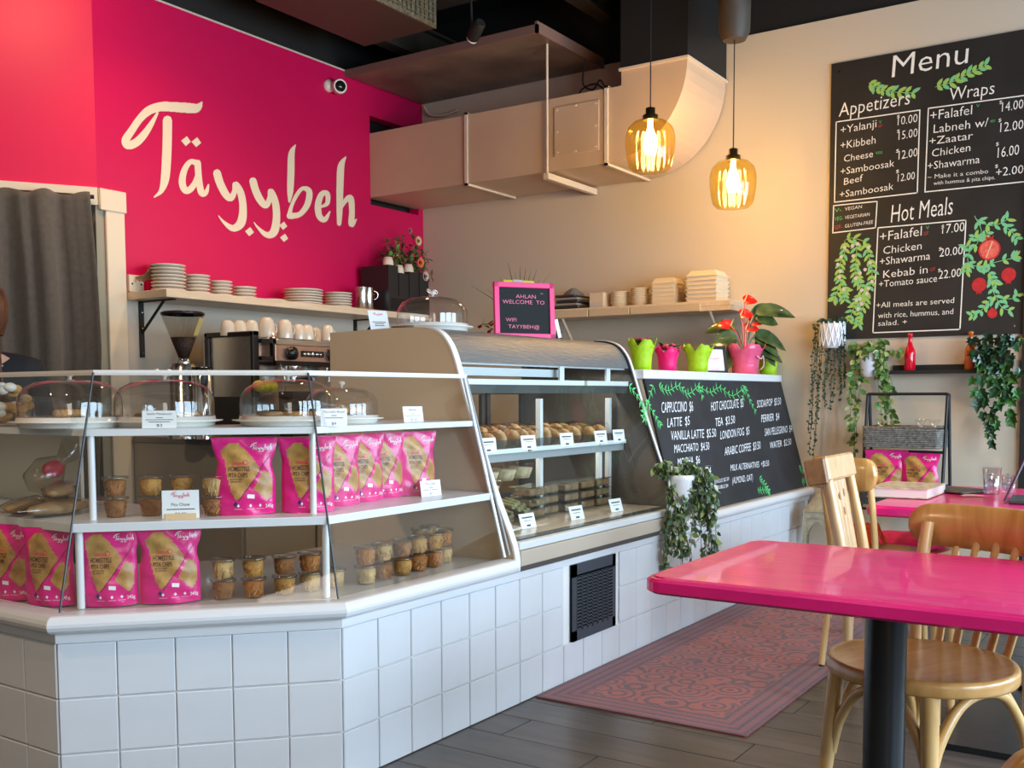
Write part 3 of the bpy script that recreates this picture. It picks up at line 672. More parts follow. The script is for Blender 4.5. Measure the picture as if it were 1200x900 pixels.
def bag_mesh(W=.155, H=.235, seed=0, waist=.12):
    random.seed(seed); ph = random.random()*6
    def wd(v): return W/2*(1-waist*math.exp(-((v-.66)/.13)**2)+.10*max(0, v-.72)/.28)
    def dp(v): return .034*(1-v**2.2)*(.75+.25*min(1, v*6))+.0015
    def S(u, v, side=-1):
        x = u*wd(v); cr_ = (1-u*u)**.6 if abs(u) < 1 else 0
        y = side*(dp(v)*cr_+.0022*math.sin(u*7+v*11+ph)*cr_+.0018*math.sin(v*26+u*4+ph)*cr_)
        z = v*H-.006*(1-u*u)*(v > .02)*(1-v)*0+(.004*u*u if v < .05 else 0)
        return Vector((x, y+.02*(v-.5)*0, z))
    b = MB(); NU, NV = 36, 56
    for side in (-1, 1):
        vs = [S(-1+2*i/NU, j/NV, side) for j in range(NV+1) for i in range(NU+1)]
        grp = {0: [], 1: []}
        for j in range(NV):
            for i in range(NU):
                u = -1+2*(i+.5)/NU; v = (j+.5)/NV; q = j*(NU+1)+i
                f = (q, q+1, q+NU+2, q+NU+1); f = f if side < 0 else f[::-1]
                grp[1 if side < 0 and (inpoly(u, v, CA) or inpoly(u, v, CB)) else 0].append(f)
        base = len(b.v); b.use(BPK).add(vs, grp[0], True)
        if grp[1]:
            ix = sorted({k for f in grp[1] for k in f}); mp = {k: n_ for n_, k in enumerate(ix)}
            b.use(CHIP).add([vs[k] for k in ix], [[mp[k] for k in f] for f in grp[1]], True)
    b.use(BPK)
    e = [S(-1+2*i/NU, 0, -1) for i in range(NU+1)]+[S(1-2*i/NU, 0, 1) for i in range(NU+1)]
    b.add(e, [tuple(range(len(e)))])
    def on(u, v): p = S(u, v); a = S(u+.02, v)-S(u-.02, v); c = S(u, v+.01)-S(u, v-.01); n = a.cross(c).normalized(); return p, n
    def decal(P, m, lift=.0009, k=1):
        b.use(m); b.add([on(u, v)[0]+on(u, v)[1]*lift for u, v in P], [tuple(range(len(P)))])
    def dtext(s, u0, v0, u1, h, m, lift=.0012):
        vs, fs, a, c = text_geo(s, .012); b.use(m); out = []
        for p in vs:
            pp, n = on(u0+(p[0]-a)/(c-a)*(u1-u0), v0+p[1]/.7*h); out.append(pp+n*lift)
        b.add(out, fs)
    def line(P, wdt, m, n=10):
        for (a, c), (d, e_) in zip(P[:-1], P[1:]):
            for k in range(n):
                t0, t1 = k/n, (k+1)/n; q0 = (a+(d-a)*t0, c+(e_-c)*t0); q1 = (a+(d-a)*t1, c+(e_-c)*t1)
                decal([(q0[0]-wdt, q0[1]), (q0[0]+wdt, q0[1]), (q1[0]+wdt, q1[1]), (q1[0]-wdt, q1[1])], m, .0008)
    line([(.86, .75), (.50, .56), (-.24, .19)], .014, BDK)
    line([(.86, .22), (.70, .17)], .012, BDK, 4)
    dtext('ORIGINAL', -.46, .648, .0, .040, BRD); dtext('HOMESTYLE', -.60, .57, .16, .062, BDK); dtext('PITA CHIPS', -.56, .492, .08, .058, BDK)
    dtext('MADE WITH PITA BREAD', -.5, .455, -.1, .02, BDK); dtext('WITH SIMPLE SPICES', -.5, .425, -.12, .02, BDK)
    decal([(.02+.10*math.cos(t)*(1), .68+.035*math.sin(t)) for t in [k*PI/4 for k in range(8)]], BRD, .0006); decal([(.02+.075*math.cos(t), .68+.025*math.sin(t)) for t in [k*PI/4 for k in range(8)]], CHIP, .0010)
    decal([(.04, .225), (.28, .215), (.29, .265), (.05, .275)], BWH, .0015)
    dtext('245g', .64, .095, .90, .045, BWH)
    for u in (-.25, .15, .47): decal([(u-.05, .125), (u, .103), (u+.05, .125), (u, .150)], BWH); dtext('ooooooo', u-.13, .08, u+.13, .012, BWH)
    decal([(-.42, .14), (-.33, .11), (-.27, .14), (-.33, .185)], NAVY)
    def lf(x, y):
        a, c = flat(x, y); return on(.17+a*.70, .845+c*.70*W/2/H*1.15)
    b.use(BWH); put_logo(b, lf, .0009)
    return b
bagA = bag_mesh(.182, .234, 1, .10); bagB = bag_mesh(.172, .234, 2, .03)
def bag(src, loc, rz, label, group, first=False, sc=(1, 1, 1), rx=0):
    if first: t = src.obj('chip_bag', None); t['_'] = 0; del t['_']
    else: t = src.copy(); COL.objects.link(t)
    t.location = loc; t.rotation_euler = (rx, 0, rz); t.scale = sc
    tag(t, label, 'bag', group); return t
R2 = math.atan2(dr.y, dr.x)   # along the angled front
G = 'pink bags of pita chips in the display'
def front(px, py, off, z): return atP(px, py, FA(off, z), (-.682, -.731, 0))
B1 = bag(bagA, (2.232, 2.545, .838), R2+.05, 'widest pink pita chip bag standing alone beside small tubs on the middle shelf', G, True)
B1.scale = (1.03, 1, 1.06)
B2 = bag(bagB, (2.385, 2.42, .838), R2, 'pink pita chip bag half behind the right white shelf post on the middle shelf', G, True, (.98, 1, 1.05))
bag(B2, (1.888, 2.772, .578), R2-.05, 'pink pita chip bag on the bottom shelf just right of the left white post', G, sc=(.97, 1, 1.02))
bag(B1, (2.018, 2.652, .578), R2+.1, 'pink pita chip bag with pinched sides on the bottom shelf beside the stacked tubs', G, sc=(.98, 1, 1.02))
bag(B2, (1.795, 2.935, .578), R2-.45, 'pink pita chip bag on the bottom shelf behind the left glass seam', G, sc=(.98, 1, 1.02))
bag(B2, (1.775, 3.125, .578), R2-.5, 'pink pita chip bag at the far left end of the bottom shelf', G, sc=(.98, 1, 1.02))
for x, y, r, l, s_ in ((2.575, 2.465, -.30, 'first of the four pink chip bags in a row right of the glass seam', B1), (2.725, 2.49, -.30, 'second of the four pink chip bags in a row right of the glass seam', B1),
                   (2.87, 2.515, -.35, 'third of the four pink chip bags, overlapped by the last one', B2), (3.01, 2.475, -.30, 'last and rightmost of the four pink chip bags, behind a price card', B1)):
    bag(s_, (x, y, .838), r, l, G, sc=(.90, .8, 1.04))
# ------------------------------------------------------------------ small tubs
TUB = clear('tub_plastic', (.96, .96, .95), .45, .08); LID = clear('lid_rim', (.86, .86, .85), 1.5, .15)
FILL = [mat('crisps_'+n, c, .7, var=.3, vscale=45, bump=.6, bscale=60) for n, c in (('brown', (.30, .12, .035)), ('gold', (.48, .24, .055)), ('orange', (.42, .15, .03)), ('pale', (.55, .34, .13)))]
def make_tub(i):
    t = thing('crisp_tub', 'x', 'tub'); t.location = (0, 0, -3)
    MB().lathe([(.0265, 0), (.028, .002), (.0355, .056), (.039, .057), (.039, .060)], n=20, cap=False).obj('cup', t, TUB)
    random.seed(i); b = MB()
    b.use(FILL[i]); b.lathe([(.001, .002), (.0258, .003), (.0335, .049), (.022, .054), (.001, .055)], n=18, cap=False, wob=lambda a, z: 1+.025*math.sin(a*7+i+z*90))
    for k in range(30):
        a = random.random()*6.3; z = .008+random.random()*.036; r = .0252+z*.165
        c = Vector((r*math.cos(a), r*math.sin(a), z)); tt = Vector((-math.sin(a), math.cos(a), 0)); ti = random.uniform(-1.3, 1.3) if i != 3 else random.uniform(-.3, .3)
        d = (tt*math.sin(ti)+Vector((0, 0, 1))*math.cos(ti))*random.uniform(.007, .013)
        b.use(FILL[(i+(k % 3 == 0)) % 4] if k % 2 else FILL[i]); b.tube([c-d, c+d*1.0], .0021, 4)
    b.obj('crisps', t)
    b = MB(); b.use(LID); b.lathe([(.036, .058), (.0405, .057), (.0405, .062), (.037, .064), (.036, .062)], n=20, cap=False); b.use(TUB).lathe([(.036, .062), (.0001, .0625)], n=20, cap=False); b.obj('lid', t); return t
tubs = [make_tub(i) for i in range(4)]; used = [False]*4
def put_tub(x, y, z, k, label, g):
    t = tubs[k]
    if used[k]: t = dup(t)
    used[k] = True; t.location = (x, y, z); t.rotation_euler = (0, 0, random.random()*6); tag(t, label, 'tub', g)
TG = 'clear tubs of pita crisps in the display'
ordn = ['first', 'second', 'third', 'fourth', 'fifth', 'sixth', 'seventh', 'eighth', 'ninth', 'tenth', 'eleventh', 'twelfth', 'thirteenth', 'fourteenth', 'fifteenth']
U4 = [(1.965, 2.842, 0), (2.047, 2.775, 0), (2.125, 2.722, 3), (2.16, 2.615, 0)]
for i, (x, y, k) in enumerate(U4):
    put_tub(x, y, .838, k, 'lower clear crisp tub, %s stack from the left on the middle shelf' % ordn[i], TG)
    put_tub(x, y, .903, (k+i) % 4, 'upper clear crisp tub, %s stack from the left on the middle shelf' % ordn[i], TG)
for i, (x, y, k) in enumerate([(2.150, 2.563, 3), (2.218, 2.50, 1), (2.305, 2.452, 0), (2.392, 2.425, 2)]):
    put_tub(x, y, .577, (k+1) % 4, 'lower clear crisp tub, %s stack right of the bags on the bottom shelf' % ordn[i], TG)
    put_tub(x, y, .642, k, 'upper clear crisp tub, %s stack right of the bags on the bottom shelf' % ordn[i], TG)
put_tub(2.48, 2.40, .577, 3, 'single clear crisp tub just right of the white post on the bottom shelf', TG)
for i, (x, y, k) in enumerate([(2.585, 2.355, 2), (2.680, 2.362, 3), (2.785, 2.362, 0), (2.885, 2.37, 1), (2.985, 2.375, 1), (3.08, 2.405, 2)]):
    put_tub(x, y, .577, (k+1) % 4, 'lower clear crisp tub, %s stack from the seam in the right bay' % ordn[i], TG)
    put_tub(x, y, .642, k, 'upper clear crisp tub, %s stack from the seam in the right bay' % ordn[i], TG)
for i, (x, y, z) in enumerate(((3.06, 2.50, .577), (3.06, 2.50, .642), (3.14, 2.52, .577), (3.14, 2.52, .642))):
    put_tub(x, y, z, i, ('upper' if i % 2 else 'lower')+' clear crisp tub in the back row of the right bay, '+('left' if i < 2 else 'right')+' stack', TG)
# ------------------------------------------------------------------ price cards
CARD = mat('white_card', (.84, .86, .86), .4); INK = mat('card_ink', (.06, .05, .05), .6); CPK = mat('card_pink_ink', (.75, .05, .2), .5)
def card(loc, rz, wd, h, lines, label, lean=.15, cat='price card', name='price_card', group='price cards in the display cases', foot=None, logo=False):
    t = thing(name, label, cat, loc, 0, group, (-lean, 0, rz)); b = MB()
    b.box((0, .001, h/2), (wd, .002, h)); b.obj('card_face', t, CARD); b = MB()
    for s, y, hh, ws in lines:
        if s == '-': b.box((0, -.0005, y*h), (wd*ws, .0008, hh*h))
        else: write(b, s, (-wd*ws/2, 0, y*h), (wd*ws/2, 0, y*h), hh*h, (0, -1, 0), .0008)
    b.obj('printing', t, INK)
    if logo:
        b = MB(); put_logo(b, lambda x, y: (Vector(((flat(x, y)[0]-.5)*wd*.5, -.0008, h*.78+flat(x, y)[1]*wd*.5)), Vector((0, -1, 0))), .0002); b.obj('logo_print', t, CPK)
    if foot: MB().box((0, .004, .007), (wd*.85, .018, .018), bev=.001).obj('wooden_foot', t, foot)
    return t
PINE = wood('pale_pine', (.62, .42, .22), (.74, .55, .33), .5)
card((2.028, 2.698, 1.119), R2, .102, .055, [('Garlic Manakeesh', .76, .13, .72), ('-', .60, .03, .2), ('-', .48, .03, .8), ('-', .36, .03, .62), ('$3', .08, .16, .16)], 'white price card for garlic manakeesh before the glass cake dome')
card((2.432, 2.345, 1.119), R2, .085, .058, [("The Lady's Bread", .76, .12, .8), ('-', .60, .03, .2), ('-', .47, .03, .7), ('$4', .08, .16, .16)], 'white price card leaning by the right glass seam on the top shelf')
card((2.972, 2.455, 1.119), -.12, .10, .058, [('Baklava', .72, .14, .38), ('-', .52, .03, .2), ('-', .40, .03, .8), ('$2.50', .08, .15, .32)], 'white price card at the right end of the top shelf')
card((3.005, 2.40, .839), -.12, .105, .060, [('Pita Chips', .72, .14, .5), ('-', .52, .03, .2), ('-', .40, .03, .8), ('$7', .08, .16, .16)], 'white price card in front of the four pink chip bags')
card((2.045, 2.628, .839), R2, .110, .088, [('Pita Chow', .44, .12, .5), ('-', .33, .03, .76), ('$2.00', .12, .10, .3)], 'largest white card on a wooden foot between the stacked tubs', 0, foot=PINE, logo=True)
for i, (x, d_) in enumerate(((3.49, 'leftmost'), (3.80, 'second'), (4.13, 'third'), (4.46, 'fourth'), (4.65, 'rightmost'))):
    card((x, 2.478, .975), -.12, .10, .064, [('-', .72, .09, .7), ('-', .55, .03, .5), ('-', .18, .12, .25)], d_+' white price tag along the upper refrigerated shelf edge', .15)
for x, y, l in ((3.655, 2.385, 'white price tag on the case floor before the leaf parcels'), (4.02, 2.355, 'white price tag on the case floor in the middle of the case'), (4.40, 2.355, 'white price tag on the case floor before the brown boxed trays')):
    card((x, y, .646), -.12, .10, .065, [('-', .72, .09, .7), ('-', .5, .03, .5), ('-', .18, .12, .25)], l, .3)
# ------------------------------------------------------------------ glass cake domes
PORC = mat('ivory_porcelain', (.80, .77, .70), .2, coat=.5); DOME = clear('dome_glass', (.965, .965, .96), 1.25, .01, 1.55)
BAKE = mat('baked_crust', (.55, .29, .08), .6, var=.3, vscale=40, bump=.4, bscale=60); BAKE2 = mat('brown_biscuit', (.40, .22, .10), .7, var=.25, vscale=40, bump=.3)
def cake_dome(loc, label, sc=1, bow=False):
    t = thing('cake_dome', label, 'cake dome', loc, 0, 'glass domes on cake plates'); t.scale = (sc*1.07, sc*1.07, sc*.99)
    MB().lathe([(.140, 0), (.148, .004), (.150, .015), (.172, .018), (.174, .022), (.152, .023), (.150, .034), (.0001, .034)], n=40).obj('cake_plate', t, PORC)
    MB().lathe([(.148, .034), (.149, .07), (.146, .10), (.130, .128), (.10, .146), (.05, .156), (.0001, .158)], n=44, cap=False).obj('dome', t, DOME)
    MB().tube([(.149*math.cos(a*PI/22), .149*math.sin(a*PI/22), .036) for a in range(44)], .0022, 5, True).obj('dome_rim', t, DOME)
    k = MB().lathe([(.006, .157), (.006, .165), (.016, .172), (.014, .182), (.0001, .185)], n=12, cap=False)
    k.obj('knob', t, mat('cloudy_knob', (.75, .68, .62), .2, trans=.3))
    if bow:
        k = MB()
        for s in (-1, 1): k.tube(cr([(0, 0, .175), (s*.02, .005, .19), (s*.034, 0, .182), (s*.02, -.005, .172), (0, 0, .175)], 4), .003, 5)
        k.obj('bow', t, mat('silver_bow', (.75, .62, .55), .25, .4))
    return t
dm = [cake_dome((1.955, 3.05, 1.118), 'glass dome over tan twisted rolls at the far left of the top shelf'), cake_dome((2.178, 2.866, 1.118), 'glass dome over garlic bread behind the garlic manakeesh card', 1, True),
      cake_dome((2.452, 2.575, 1.118), 'glass dome over flat pastries left of the right glass seam', 1), cake_dome((2.80, 2.66, 1.118), 'glass dome over golden pieces near the right end of top shelf', .84),
      cake_dome((3.56, 2.83, 1.497), 'glass dome standing on top of the refrigerated case beside letter board', .98, True)]
def cookies(dome, pts, label, g, kind='roll'):
    for i, (x, y, rz, ln) in enumerate(pts):
        b = MB(); c = Vector(dome.location)
        if kind == 'roll': b.ball((0, 0, .013), .013, 10, (ln, 1.05, 1)); 
        elif kind == 'flat': b.lathe([(.0001, 0), (.036, .0), (.04, .006), (.035, .011), (.0001, .013)], n=14, cap=False)
        o = b.obj('pastry', None, BAKE if i % 3 else BAKE2); o.location = c+Vector((x, y, .0345)); o.rotation_euler = (0, 0, rz)
        tag(o, label % ('leftmost' if i == 0 else 'rightmost' if i == len(pts)-1 else ordn[i]+' from the left'), 'pastry', g)
cookies(dm[0], [(-.10+.0285*k, -.085+.018*k+dy, .9, 2.1) for k in range(7) for dy in (0,)], 'twisted golden roll under the far left glass dome, %s', 'golden rolls under the left dome')
cookies(dm[1], [(-.085, -.02, 0, 1), (-.045, .035, 0, 1), (-.06, -.07, 0, 1), (.06, -.04, 0, 1), (.035, .05, 0, 1), (.0, -.085, 0, 1)], 'flat golden bread round behind the garlic card, %s', 'bread rounds under the second dome', 'flat')
cookies(dm[2], [(-.085, 0, 0, 1), (-.02, -.05, 0, 1), (.05, -.06, 0, 1), (.07, .02, 0, 1), (-.02, .06, 0, 1)], 'flat pastry under the dome crossing the right seam, %s', 'pale pastries under the third dome', 'flat')
cookies(dm[3], [(-.07, -.03, .4, 2), (-.035, -.05, .4, 2), (0, -.06, .4, 2), (.035, -.055, .4, 2), (.07, -.03, .4, 2)], 'golden finger pastry under the small right-hand dome, %s', 'finger pastries under the fourth dome')
# leaf-wrapped small bread sleeves lying at the left of the middle shelf, tray and card
SLV = clear('cellophane', (.90, .86, .80), 1.2, .18); BR = mat('flat_bread', (.46, .31, .17), .75, var=.3, vscale=18, bump=.3)
for i, (x, y, z, rz, l) in enumerate(((1.88, 3.18, .838, .5, 'long cellophane bread sleeve lying at the left of the middle shelf'), (1.90, 3.05, .838, .2, 'cellophane bread sleeve nearest the corner on the middle shelf'), (1.95, 3.12, .885, .9, 'cellophane bread sleeve on top of the others on the middle shelf'))):
    t = thing('bread_sleeve', l, 'bread', (x, y, z), rz, 'cellophane bread sleeves')
    MB().ball((0, 0, .024), .024, 14, (5.0, 2.0, .95)).obj('loaf', t, BR); b = MB()
    b.lathe([(.016, -.17), (.030, -.13), (.050, -.06), (.052, .04), (.030, .11), (.014, .15), (.034, .19)], (0, 0, .028), 16, Matrix.Rotation(PI/2, 4, 'Y') @ Matrix.Diagonal((.52, 1, 1, 1)), False, wob=lambda a, z: 1+.07*math.sin(a*6+z*60)); b.obj('cellophane_wrap', t, SLV)
t = thing('cellophane_bouquet', 'clear cellophane packet with red label leaning at the left of the display', 'packet', (1.95, 3.30, .90), 0)
b = MB(); b.lathe([(.0001, 0), (.05, .03), (.06, .10), (.02, .16), (.05, .22)], (0, 0, 0), 14, Matrix.Rotation(.9, 4, 'Y'), False); b.obj('cellophane_wrap', t, SLV)
MB().ball((.075, -.03, .07), .03, 12, (1.4, .35, 1)).obj('red_label', t, mat('red_label', (.6, .03, .06), .4))
t = thing('candy_basket', 'clear basket of pale wrapped sweets at the far left top shelf', 'basket', (1.93, 3.40, 1.118)); b = MB()
b.lathe([(.08, 0), (.10, .10)], n=20); b.obj('basket_wall', t, SLV)
random.seed(4)
for k in range(34): MB().ball((random.uniform(-.065, .065), random.uniform(-.065, .065), .02+random.random()*.12), .02, 8, (1.2, .9, .8)).obj('sweet', t, (FILL[1], PORC, FILL[3])[k % 3])
t = thing('cream_board', 'plain cream board standing behind the bread sleeves at the left of the display', 'board', (2.12, 3.26, .839)); MB().bb((0, 0, 0), (.012, .95, .252)).obj('board_panel', t, mat('cream_board', (.66, .60, .48), .5))
# contents of the refrigerated case
FILM = clear('cling_film', (.97, .97, .95), .9, .10)
random.seed(9); sw = None
for row in range(2):
    for i in range(15):
        x = 3.37+i*.092; y = 2.60+row*.11
        if row == 0 and i in (12,): continue
        if sw is None:
            sw = thing('wrapped_sandwich', 'x', 'sandwich', (0, 0, 0), 0, 'film wrapped rolls on the upper refrigerated shelf')
            b = MB(); b.ball((0, 0, .042), .042, 14, (.68, 1.45, 1)); b.obj('bread', sw, mat('crusty_roll', (.36, .19, .065), .5, var=.45, vscale=22, bump=.5, bscale=40, col2=(.55, .34, .15)))
            b = MB(); b.lathe([(.036, -.066), (.046, -.03), (.046, .03), (.036, .066)], (0, 0, .045), 12, Matrix.Rotation(PI/2, 4, 'X'), False, wob=lambda a, z: 1+.05*math.sin(a*7)); b.obj('film', sw, FILM); o = sw
        else: o = dup(sw)
        o.location = (x, y, .966); o.rotation_euler = (random.uniform(-.25, .05), random.uniform(-.15, .15), random.uniform(-.75, -.1)); s_ = random.uniform(1.0, 1.2)+row*.2; o.scale = (s_*.95, s_, s_); o['label'] = 'film wrapped golden roll, %s from the left in %s row of upper case shelf' % (ordn[i], 'back' if row else 'front')
BX = mat('brown_baked_slab', (.20, .13, .065), .7, var=.4, vscale=30, bump=.4)
first = None
for i in range(5):
    for j in range(3):
        l = '%s clear box of dark pastry, %s column from the left on the case floor' % (['bottom', 'middle', 'top'][j], ordn[i])
        if first is None:
            first = thing('pastry_box', l, 'box', (0, 0, 0), 0, 'stacked clear pastry boxes in the case'); MB().box((0, 0, .022), (.125, .10, .034), bev=.006).obj('pastry_slab', first, BX); MB().box((0, 0, .024), (.145, .12, .046), bev=.008).obj('clear_box', first, FILM)
            MB().box((0, 0, .046), (.15, .125, .004)).obj('box_rim', first, clear('box_rim', (.8, .8, .78), 2, .2)); o = first
        else: o = dup(first, l)
        o.location = (3.98+i*.158, 2.60+(.02*i if i < 2 else 0), .646+j*.049)
for i, (x, y, z, l) in enumerate(((3.80, 2.72, .745, 'round clear deli bowl of pale dip, leftmost in the case'), (4.0, 2.86, .79, 'clear deli bowl behind, second from left in the case'), (4.18, 2.88, .79, 'clear deli bowl behind, third from left in the case'), (4.36, 2.90, .79, 'clear deli bowl behind, fourth from left in the case'))):
    t = thing('deli_bowl', l, 'bowl', (x, y, z), 0, 'clear deli bowls in the case')
    MB().lathe([(.05, 0), (.075, .07), (.08, .072), (.078, .085), (.0001, .088)], n=20, cap=False).obj('bowl', t, FILM); MB().lathe([(.0001, .003), (.045, .003), (.066, .055), (.0001, .06)], n=14, cap=False, wob=lambda a, z: 1+.06*math.sin(a*3)).obj('dip', t, mat('pale_salad', (.50, .46, .30), .6, var=.3, vscale=30))
LEAFY = mat('stuffed_leaf', (.17, .17, .07), .5, var=.35, vscale=25)
t = thing('leaf_roll_tray', 'clear tray of stuffed green vine leaf rolls on the case floor', 'tray', (3.78, 2.58, .646), .1)
MB().box((0, 0, .01), (.36, .24, .018), bev=.006).obj('tray', t, FILM)
random.seed(2)
for k in range(16): b = MB(); b.tube([(-.14+.02*k-.02, -.08+.03*(k % 3), .03+.017*(k % 4)), (-.14+.02*k+.05, .04+.02*(k % 3), .035+.017*(k % 4))], [.010, .013], 8); b.obj('leaf_roll', t, LEAFY)
for z, l in ((.646, 'white plate under the bread at the left of the case floor'),):
    t = thing('white_plate', l, 'plate', (3.47, 2.44, z)); MB().lathe([(.05, 0), (.10, .012), (.115, .016), (.112, .018), (.0001, .006)], n=28, cap=False).obj('dish', t, PORC)
t = thing('flat_bread_stack', 'round golden flat bread standing at the left of the case floor', 'bread', (3.47, 2.50, .665)); MB().lathe([(.0001, -.02), (.07, -.018), (.085, 0), (.07, .02), (.0001, .022)], (0, 0, .05), 20, Matrix.Rotation(1.2, 4, 'X'), False, wob=lambda a, z: 1+.04*math.sin(a*5)).obj('crust', t, BAKE)
# ------------------------------------------------------------------ plate shelf and coffee counter on the back wall
SHW = wood('beige_shelf_board', (.60, .47, .32), (.70, .56, .40), .45, (1, 5, 5), 3)
STEEL = mat('brushed_steel', (.62, .60, .57), .22, 1, bump=.05, bscale=40); CHROME = mat('chrome', (.8, .8, .8), .08, 1)
t = thing('plate_shelf', 'long beige shelf carrying plate stacks below the magenta wall lettering', 'shelf', (3.962, 5.17, 1.81))
MB().bb((0, 0, 0), (2.50, .388, .048), .003).obj('shelf_board', t, SHW)
for x in (.10, 2.05):
    b = MB(); b.bb((x-.015, .375, -.35), (x+.015, .388, 0)); b.bb((x-.015, .06, -.008), (x+.015, .388, 0)); b.tube([(x, .38, -.20), (x, .16, -.008)], .012, 4)
    br = b.obj('bracket', t, BLACK)
    for z in (-.07, -.17, -.32): MB().cyl((x, .371, z), (x, .376, z), .005, n=8).obj('screw', br, STEEL)
t = thing('wall_box', 'cream electrical cover block at the left end of the plate shelf', 'socket', (3.968, YP-.03, 1.862)); MB().bb((0, 0, 0), (.105, .03, .105), .003).obj('cover', t, TRIM)
for x in (.02, .085): MB().cyl((x, -.002, .05), (x, .002, .05), .006, n=8).obj('screw', t, BLACK)
PL = mat('stoneware_cream', (.66, .60, .50), .3, coat=.4)
pm = {}
def plate(r):
    if r not in pm:
        pm[r] = MB().lathe([(r*.55, 0), (r*.62, .003), (r*.9, .010), (r, .0175), (r*.985, .0195), (r*.88, .013), (r*.6, .006), (.0001, .006)], n=28, cap=False).obj('dinner_plate', None, PL); return pm[r]
    o = pm[r].copy(); COL.objects.link(o); return o
for px, r, n, l, pitch in ((198, .106, 8, 'leftmost', .0212), (231, .083, 6, 'second', .0212), (259, .075, 5, 'third', .0215), (286, .083, 4, 'fourth', .0215), (318, .10, 1, 'fifth and lowest', .02), (355.5, .14, 6, 'wide sixth', .0185), (396, .105, 6, 'rightmost', .0195)):
    p = atY(px, 340, 5.36)
    for k in range(n):
        o = plate(r); o.location = (p.x+.002*math.sin(k*5), 5.36+.002*math.cos(k*3), 1.858+k*pitch)
        where = 'bottom plate' if k == 0 else 'top plate' if k == n-1 else '%s plate from the bottom' % ordn[k]
        tag(o, 'cream stoneware %s of the %s stack on the plate shelf' % (where, l) if n > 1 else 'single cream plate lying alone between the plate stacks', 'plate', 'cream plates on the shelf')
t = thing('kraft_paper', 'crumpled brown kraft paper tucked behind the leftmost plate stack', 'paper', (4.08, 5.45, 1.86)); b = MB(); vs = []
for j in range(5):
    for i in range(13): a = i/12; vs.append((-.08+.34*a, .02+.05*math.sin(a*9+j), .03+.155*math.sin(PI*min(1, a*1.15+.1))**.6*(.35+.16*j)+.01*math.sin(i*2.1+j)))
b.add(vs, [(j*13+i, j*13+i+1, j*13+i+14, j*13+i+13) for j in range(4) for i in range(12)], True); b.obj('paper_sheet', t, mat('kraft', (.34, .21, .12), .8, bump=.3, bscale=20))
for px, l in ((424, 'left one of two steel cups at the right end of the plate shelf'), (431, 'right one of two steel pitchers, with a small handle, beside black organiser')):
    p = atY(px, 350, 5.34); t = thing('steel_cup', l, 'cup', (p.x, 5.34, 1.858), 0, 'steel cups on the plate shelf')
    MB().lathe([(.048, 0), (.052, .004), (.046, .11), (.050, .175), (.052, .18), (.046, .178), (.04, .02), (.0001, .015)], n=24, cap=False).obj('cup_body', t, STEEL)
    if px == 431: MB().tube(cr([(.048, 0, .165), (.085, -.02, .15), (.085, -.02, .11), (.047, 0, .09)], 5), .006, 6).obj('handle', t, STEEL)
t = thing('cup_organiser', 'stepped black organiser holding takeaway cups at the shelf end', 'organiser', (6.03, 5.22, 1.858)); b = MB(); b.use(mat('black_plastic', (.018, .017, .017), .35))
b.bb((0, 0, 0), (.50, .30, .13)); b.obj('base_box', t)
for k, h in enumerate((.36, .31, .33, .33)):
    MB().bb((k*.125, 0, .13), (k*.125+.115, .28, h)).obj('tube_holder', t, mat('black_plastic', (.018, .017, .017), .35))
MB().bb((.03, -.002, .02), (.46, .002, .11)).obj('drawer_front', t, mat('dark_gloss', (.01, .01, .01), .15))
for k, (x, z, l) in enumerate(((.058, .36, 'leftmost'), (.183, .31, 'middle'), (.30, .33, 'rightmost'))):
    tt = thing('paper_cup', 'pale takeaway cup standing upside down in the %s slot of the organiser' % l, 'cup', (6.03+x, 5.27, 1.858+z), 0, 'takeaway cups in the organiser')
    MB().lathe([(.042, 0), (.040, .03), (.030, .065), (.0001, .066)], n=18, cap=False).obj('cup_body', tt, mat('pale_paper', (.72, .60, .48), .6))
# flowers
GRN = [mat('leaf_'+n, c, .5, var=.35, vscale=40) for n, c in (('dark', (.025, .07, .025)), ('mid', (.07, .17, .035)), ('light', (.16, .30, .06)), ('olive', (.12, .14, .05)))]
def leaf(b, p, d, up, L, wd, m=None, fold=.15, curve=.2):
    """one pointed leaf with a folded midrib"""
    if m: b.use(m)
    d = Vector(d).normalized(); s = d.cross(Vector(up)); s = s.normalized() if s.length > 1e-4 else Vector((1, 0, 0)); n = s.cross(d); p = Vector(p)
    q = lambda t, w_, h: p+d*(L*t)+s*(wd*w_)+n*(wd*h-L*curve*t*t)
    v = [q(0, 0, 0), q(.3, .85, fold), q(.65, .75, fold), q(1, 0, 0), q(.65, -.75, fold), q(.3, -.85, fold), q(.33, 0, 0), q(.68, 0, 0)]
    b.add(v, [(0, 6, 1), (6, 7, 2, 1), (7, 3, 2), (0, 5, 6), (5, 4, 7, 6), (4, 3, 7)], True)
def rnd(s=1): return Vector((random.gauss(0, 1), random.gauss(0, 1), random.gauss(0, 1))).normalized()*s
t = thing('flower_arrangement', 'loose bouquet of dried greens with orange and cream flowers on black organiser', 'flowers', (6.42, 5.37, 2.09)); random.seed(12)
MB().lathe([(.05, 0), (.07, .06), (.06, .10)], n=18).obj('vase', t, BLACK)
b = MB()
for k in range(46):
    a = random.random()*6.28; r = random.random()**.6*.29; h = .10+random.random()*.36*(1-r*1.2); e = Vector((r*math.cos(a), r*math.sin(a)*.6, h))
    b.use(GRN[k % 4]).tube([(0, 0, .06), e*.6+Vector((0, 0, .03)), e], .0022, 4)
    for j in range(7): leaf(b, e*(.5+.08*j)+rnd(.015), rnd()+e, (0, 0, 1), .060, .019, GRN[(k+j) % 4] if (k % 3) else mat('dried_brown', (.13, .06, .035), .7))
fo = b.obj('foliage', t); fo['kind'] = 'stuff'
